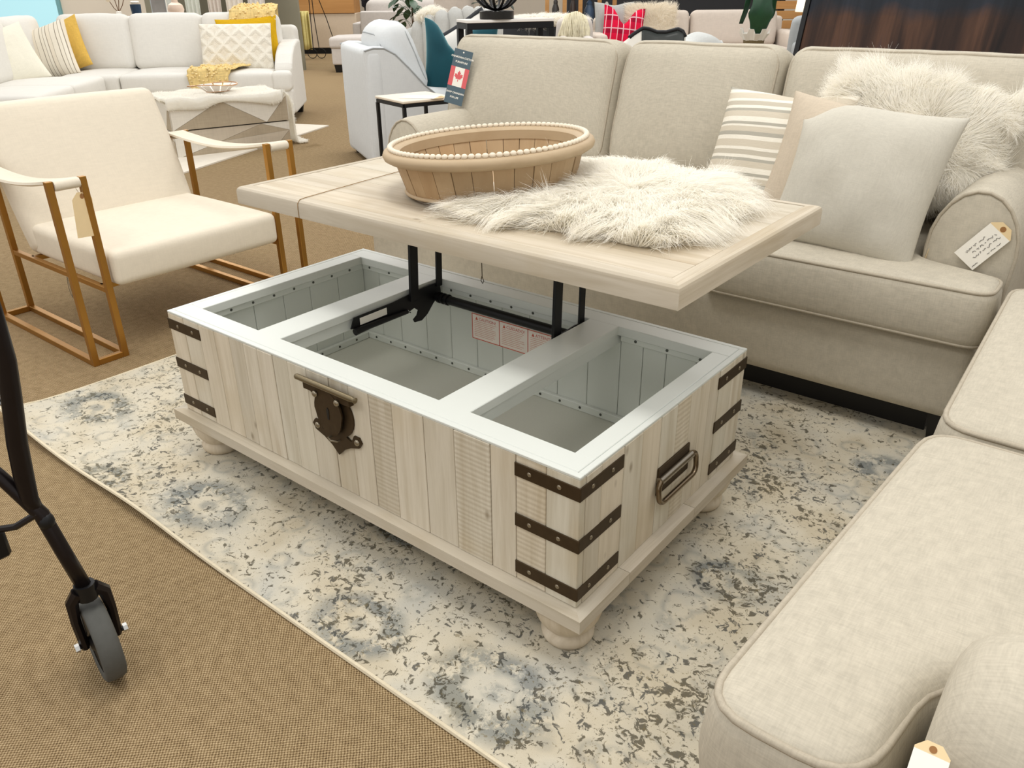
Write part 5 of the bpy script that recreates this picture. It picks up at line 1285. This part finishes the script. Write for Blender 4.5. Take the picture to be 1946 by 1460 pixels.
obj('vessel', MB().lathe([(.05, 0), (.085, .03), (.10, .08), (.085, .13), (.04, .16), (.035, .20), (.045, .21)], 22), plain('blush_glaze', (222, 200, 182), .5), rv)
for k, (x, c, w_) in enumerate(((-.42, (204, 208, 200), .17), (-.14, (214, 216, 206), .22), (.16, (216, 206, 196), .20), (.44, (228, 220, 208), .26), (.74, (222, 216, 208), .26))):
    d_ = thing('sheer_curtain', ['pale grey-green', 'pale sage', 'blush grey', 'ivory', 'off-white'][k]+' sheer curtain panel behind the white sectional', 'curtain', (-9.05+x*.78, 5.98+x*.625, 0), RZ, 'sheer curtain panels behind the sectional')
    obj('cloth', MB().sheet(lambda u, v, w_=w_: (-w_/2+w_*u*(.8+.2*v), .02*math.sin(u*22), .05+v*2.2), 30, 6, .006), fabric('sheer_%d' % k, c, .05, 90, .2, .4), d_, angle=120)
    obj('curtain_rod', MB().tube([(-w_/2-.05, 0, 2.26), (w_/2+.05, 0, 2.26)], .012, 8), M_brass, d_)
bkd = struct('wall_display', MB().b2(-1.0, 1.15, .0, .10, 0, 2.8), plain('dull_olive_wall', (134, 130, 112), .8, var=.06, nscale=2)); orient(bkd, (-9.25, 6.3, 0))  # dull olive wall behind the sheer curtains
gp = struct('trim_2', MB().b2(-.16, .15, 0, .16, 0, 2.8), plain('pale_green_pillar', (206, 210, 176), .8)); orient(gp, (-9.25, 7.32, 0))

# ------------------------------------------------------------------ dark cabinet, fur, shelf posts, knit throw
cab = thing('dark_cabinet', 'charcoal cabinet under a white fur behind the globe', 'cabinet', (-3.80, 6.45, 0), RZ)
obj('carcass', MB().b2(-.30, .42, 0, .45, .06, .72, .006), M_dark, cab, smooth=False); obj('plinth', MB().b2(-.28, .40, .02, .43, 0, .06), M_black, cab, smooth=False)
for x0 in (-.29, .07): 
    d_ = obj('door', MB().b2(x0, x0+.345, -.012, 0, .09, .69, .003), M_dark, cab, smooth=False); obj('knob', MB().ball((x0+(.31 if x0 < 0 else .035), -.02, .42), .012, 8, 6), M_rivet, d_)
cfu = thing('fur_throw', 'white fur spread over the charcoal cabinet', 'throw', (-3.74, 6.60, .721), RZ)
cm = MB().ball((0.06, .08, .03), (.46, .24, .045), 24, 10); obj('pelt', cm, M_fur2, cfu, angle=180)
rt_, nm_ = sample_mesh(cm, 6000, 95); fl = rt_*np.array([1.2, 2, 0])+np.array([0, 0, -.4]); fur_mesh('fleece', rt_, nm_, .08, fl, M_fur, cfu, .004, 3, 96, lift=.3, clump=.6)
shf = thing('display_shelf', 'open wooden display shelf with posts behind the white fur', 'shelf', (-4.55, 8.30, 0), RZ)
for x in (-.30, -.08, .12, .36, .55): obj('post', MB().b2(x-.025, x+.025, 0, .05, 0, 1.9, .003), M_honey, shf, smooth=False)
for z in (.52, 1.25): obj('shelf_board', MB().b2(-.34, .6, -.02, .30, z, z+.03, .003), M_honey, shf, smooth=False)
for k, (x, c, h, r_) in enumerate(((-.19, (60, 58, 56), .38, .05), (.03, (70, 60, 56), .42, .04), (.24, (52, 74, 100), .36, .07), (.46, (226, 222, 212), .34, .05))):
    v_ = thing('jar', ['charcoal', 'dark brown', 'slate blue', 'white'][k]+' jar on the wooden display shelf', 'jar', tuple(Matrix.Translation((-4.55, 8.30, 0)) @ Matrix.Rotation(RZ, 4, 'Z') @ Vector((x, .10, .55))), RZ, 'jars on the display shelf')
    obj('vessel', MB().lathe([(r_*.7, 0), (r_, h*.3), (r_*.9, h*.7), (r_*.5, h*.85)], 16), plain('jar_glaze_%d' % k, c, .4), v_); obj('lid', MB().lathe([(r_*.55, h*.85), (r_*.55, h*.92), (.01, h)], 14), plain('jar_lid_%d' % k, c, .4), v_)
kc = barrel_chair('upholstered_chair', 'pale chair draped with a cream knit throw', (-3.15, 6.34, 0), RZ, M_pale, .34, .78)
kt = thing('knit_throw', 'chunky cream knit throw hung over the pale chair back', 'throw', (-3.15, 6.34, 0), RZ)
g = random.Random(9); mb = MB()
for k in range(150):
    x = g.uniform(-.13, .13); L = g.uniform(.15, .34); y = -.085-g.random()*.03; top = .83-.35*x*x*8+g.uniform(-.015, .015)
    mb.tube([(x*.7, y+.10, top-.01), (x*.8, y+.02, top+.008), (x, y-.005, top-.05), (x*1.15+g.uniform(-.02, .02), y-.012, top-L*.6), (x*1.2+g.uniform(-.02, .02), y-.012, top-L)], [.007, .009, .010, .010, .007], 5)
k_ = obj('yarn', mb, fabric('cream_yarn', (228, 220, 192), .10, 100, .4), kt, angle=180); k_['kind'] = 'stuff'

# ------------------------------------------------------------------ slatted wood screens, charcoal panel, lamp
def slats(name, label, loc, w, n, z0, z1):
    s = thing(name, label, 'screen', loc, RZ); g = random.Random(n)
    for x in (-w/2+.05, w/2-.05): obj('upright', MB().b2(x-.03, x+.03, .025, .07, 0, z1, .003), M_honey, s, smooth=False)
    h = (z1-z0)/n
    for k in range(n): obj('slat', MB().b2(-w/2+g.uniform(0, .03), w/2-g.uniform(0, .03), g.uniform(-.008, 0), .022, z0+k*h, z0+(k+1)*h-.018, .003), M_honey, s, smooth=False)
slats('slatted_screen', 'honey wood slatted screen left of the charcoal panel', (-5.30, 10.40, 0), 1.1, 26, .05, 2.4)
slats('slatted_screen', 'honey wood slatted screen behind the lampshade', (-2.05, 9.60, 0), .9, 20, .05, 2.2)
dp = thing('charcoal_panel', 'large charcoal panel standing behind the beige pillow sofa', 'panel', (-3.65, 10.20, 0), RZ)
obj('board', MB().b2(-1.88, 1.02, 0, .05, .30, 2.3, .004), M_dark, dp, smooth=False); obj('panel_frame', MB().b2(1.022, 1.09, -.02, .07, .0, 2.35, .004), M_black, dp, smooth=False); obj('panel_foot', MB().b2(-1.88, 1.02, -.1, .15, 0, .30, .004), M_black, dp, smooth=False)
lmp = thing('table_lamp', 'lit white drum lampshade beside the slatted screen', 'lamp', (-1.70, 8.95, 0), RZ)
sh = obj('lamp_shade', MB().lathe([(.20, .795), (.17, 1.12)], 32, (0, 0, 0), None, False, False), None, lmp); t = NT('lit_linen_shade'); t.b.inputs['Emission Color'].default_value = (1, .86, .66, 1); t.b.inputs['Emission Strength'].default_value = 1.0; sh.data.materials.append(t.out(lin((244, 232, 212)), .9))
sol = sh.modifiers.new('thick', 'SOLIDIFY'); sol.thickness = .004
obj('lamp_stem', MB().tube([(0, 0, .58), (0, 0, .85)], .012, 8), M_brass, lmp); obj('lamp_base', MB().lathe([(.09, .552), (.085, .575), (.03, .60)], 20), M_brass, lmp)
et = thing('end_table', 'small end table under the lit lampshade', 'side table', (-1.70, 8.95, 0), RZ)
obj('table_top', MB().lathe([(.22, .52), (.22, .55)], 28), M_honey, et, angle=50)
for k in range(3): obj('leg', MB().tube([(.05*math.cos(k*2.09), .05*math.sin(k*2.09), .52), (.18*math.cos(k*2.09), .18*math.sin(k*2.09), 0)], .012, 8), M_honey, et)

# ------------------------------------------------------------------ beige sofa with plaid pillow
pb = thing('upholstered_sofa', 'blush beige sofa with a red plaid pillow far behind the linen sofa', 'sofa', (-2.55, 7.50, 0), RZ)
soft('base_frame', M_blush, pb, (.1, -.10, .25), (2.05, .85, .26), .03, 0, 0, 5); soft('back_frame', M_blush, pb, (.1, .30, .50), (2.05, .14, .54), .04, 0, .004, 5)
soft('seat_cushion', M_blush, pb, (-.38, -.16, .43), (.92, .66, .14), .04, .01, .006, 5); soft('seat_cushion', M_blush, pb, (.56, -.16, .43), (.92, .66, .14), .04, .01, .006, 5)
soft('back_cushion', M_blush, pb, (-.38, .14, .655), (.90, .17, .36), .05, .0, .015, 6, (R(-8), 0, 0)); soft('back_cushion', M_blush, pb, (.56, .14, .655), (.90, .17, .36), .05, .0, .015, 6, (R(-8), 0, 0))
for s_ in (-1, 1): soft('arm', M_blush, pb, (.1+s_*1.02, -.10, .40), (.14, .85, .48), .04, 0, .004, 5)
sofa_feet(pb, [(-.85, -.46), (1.05, -.46), (-.85, .28), (1.05, .28)], .12, .03)
def onpb(x, y, z): return tuple(Matrix.Translation((-2.55, 7.50, 0)) @ Matrix.Rotation(RZ, 4, 'Z') @ Vector((x, y, z)))
def plaid_mat():
    t = NT('red_plaid'); v = t.n('ShaderNodeSeparateXYZ', Vector=t.coord()); 
    fx_ = t.math('FRACT', t.math('MULTIPLY_ADD', v.outputs[0], 8, 5)); fz = t.math('FRACT', t.math('MULTIPLY_ADD', v.outputs[2], 8, 5))
    band = t.math('ADD', t.math('GREATER_THAN', fx_, .55), t.math('GREATER_THAN', fz, .55)); col = t.mix(t.math('MULTIPLY', band, .32), lin((214, 24, 62)), lin((60, 14, 34)))
    ln = lambda f: t.math('MULTIPLY', t.math('GREATER_THAN', f, .90), t.math('LESS_THAN', f, .985)); ln2 = lambda f: t.math('MULTIPLY', t.math('GREATER_THAN', f, .44), t.math('LESS_THAN', f, .50))
    m = t.math('MAXIMUM', t.math('MAXIMUM', ln(fx_), ln(fz)), ln2(fx_)); col = t.mix(t.math('MULTIPLY', m, .75), col, lin((236, 200, 206)))
    return t.out(col, .9, spec=.1)
pil('throw_pillow', 'grey pillow behind the red plaid pillow', fabric('grey_suede', (172, 172, 168), .06, 120, .2), .42, .46, .12, onpb(-.74, -.02, .70), (R(-10), 0, RZ), seed=101, dent=.02)
pil('throw_pillow', 'red plaid pillow with a dented top on the blush beige sofa', plaid_mat(), .44, .44, .14, onpb(-.66, -.16, .67), (R(-12), R(6), RZ+.05), seed=102, dent=.16)
wf = thing('fur_pillow', 'white shaggy pillow right of the red plaid pillow', 'cushion', onpb(-.36, -.05, .70), rot=(R(-10), 0, RZ))
pm_ = pillow(MB(), .52, .38, .13, seed=103, ear=.02); obj('pillow_body', pm_, M_fur2, wf, angle=180)
rt_, nm_ = sample_mesh(pm_, 7000, 104, keep=lambda c, n: (n[:, 1] < .3).astype(float)); fl = np.stack([rt_[:, 0]*3, 0*rt_[:, 0], rt_[:, 2]*3], 1); fl /= np.linalg.norm(fl, axis=1, keepdims=True)+.3
fur_mesh('fleece', rt_, nm_, .06, fl, M_fur2, wf, .003, 3, 105, lift=.4, clump=.6)
gt = thing('folded_throw', 'pale blue-grey throw heaped in front of the blush beige sofa', 'throw', (-1.66, 5.58, 0), RZ)
obj('cloth', MB().sheet(lambda u, v: (-.30+.75*u, -.12+.30*v, .675+.035*math.sin(u*7)*math.sin(v*3+u*4)-.20*(2*v-1)**4+.02*math.sin(u*15+v*5)), 40, 16, .012), fabric('pale_ice_blanket', (206, 208, 206), .05, 160, .2), gt, angle=120)
gst = thing('upholstered_bench', 'pale grey bench under the heaped blue-grey throw', 'bench', (-1.66, 5.58, 0), RZ)
soft('seat', M_pale, gst, (.08, .02, .38), (.85, .36, .30), .05, .0, .008, 6); sofa_feet(gst, [(-.28, -.1), (.44, -.1), (-.28, .14), (.44, .14)], .26, .025)
bt_ = thing('black_trim_chair', 'white shell chair with black rolled rim behind the sofa back', 'chair', (-1.50, 4.95, 0), RZ)
prof_u = [0, .12, .3, .42, .5, .62, .75, .9, .96, 1]; prof_z = [.66, .69, .755, .79, .785, .762, .762, .785, .77, .73]
def shell(u, v):
    zt = float(np.interp(u, prof_u, prof_z)); x = -.27+.54*u
    return (x, .10*math.cos((u-.5)*3)-.12*(1-v), .42+(zt-.42)*v)
obj('shell', MB().sheet(shell, 40, 10, .014), M_card, bt_, angle=120)
obj('rolled_rim', MB().tube([shell(.22+.78*i/40, 1) for i in range(41)], .016, 8), M_black, bt_, angle=180)
obj('lining', MB().sheet(lambda u, v: tuple(Vector(shell(.40+.58*u, .45+.52*v))+Vector((0, -.012, 0))), 24, 6, .004), plain('black_leather', (52, 56, 54), .4), bt_, angle=120)
obj('seat', MB().lathe([(.20, .40), (.22, .42), (.20, .45)], 24, (0, -.12, 0)), M_card, bt_, angle=60)
for (x, y) in ((-.14, -.24), (.14, -.24), (-.14, .0), (.14, .0)): obj('leg', MB().tube([(x, y, .40), (x*1.3, y*1.1, 0)], .012, 8), M_black, bt_)
gc = barrel_chair('upholstered_chair', 'cool grey rounded chair at the left of the dark painting', (-.72, 6.75, 0), RZ, M_grey, .72, .82)

# ------------------------------------------------------------------ dark abstract painting leaning behind the sofa
def paint_mat():
    t = NT('abstract_dark_canvas'); c = t.coord(); sp_ = t.n('ShaderNodeSeparateXYZ', Vector=c)
    st_ = t.noise(t.coord((7, 1, .55)), 1.4, 4, .6, .4); n2 = t.noise(c, 5, 4)
    zz = t.math('ADD', sp_.outputs[2], t.math('MULTIPLY', t.math('SUBTRACT', n2, .5), .25))
    rust = t.ramp(st_, [(.3, lin((26, 20, 20))), (.45, lin((52, 37, 31))), (.6, lin((86, 60, 46))), (.75, lin((58, 48, 54)))])
    navy = t.ramp(st_, [(.3, lin((20, 22, 26))), (.6, lin((40, 44, 52))), (.8, lin((58, 62, 72)))])
    col = t.mix(t.ramp(zz, [(.93, (0, 0, 0)), (1.10, (1, 1, 1))]), rust, navy)
    w = t.noise(t.coord((500, 500, 500)), 1, 1); t.bump(w, .2, .001)
    return t.out(col, .7, spec=.25)
pa = thing('abstract_painting', 'large dark abstract painting with rust streaks leaning behind the sofa', 'painting', (.485, 2.42, .055), rot=(R(-15), 0, R(-2)))
obj('canvas', MB().b2(.02, 1.78, .0, .03, .03, 1.35, .002), paint_mat(), pa, smooth=False)
for q in ((0, .02, -.008, .038, 0, 1.38), (1.78, 1.80, -.008, .038, 0, 1.38), (.02, 1.78, -.008, .038, 0, .03), (.02, 1.78, -.008, .038, 1.35, 1.38)): obj('frame_bar', MB().b2(*q, .001), M_black, pa, smooth=False)
for x in (.25, 1.55): obj('foot_block', MB().b2(x-.04, x+.04, -.005, .03, -.056, 0), M_black, pa, smooth=False)
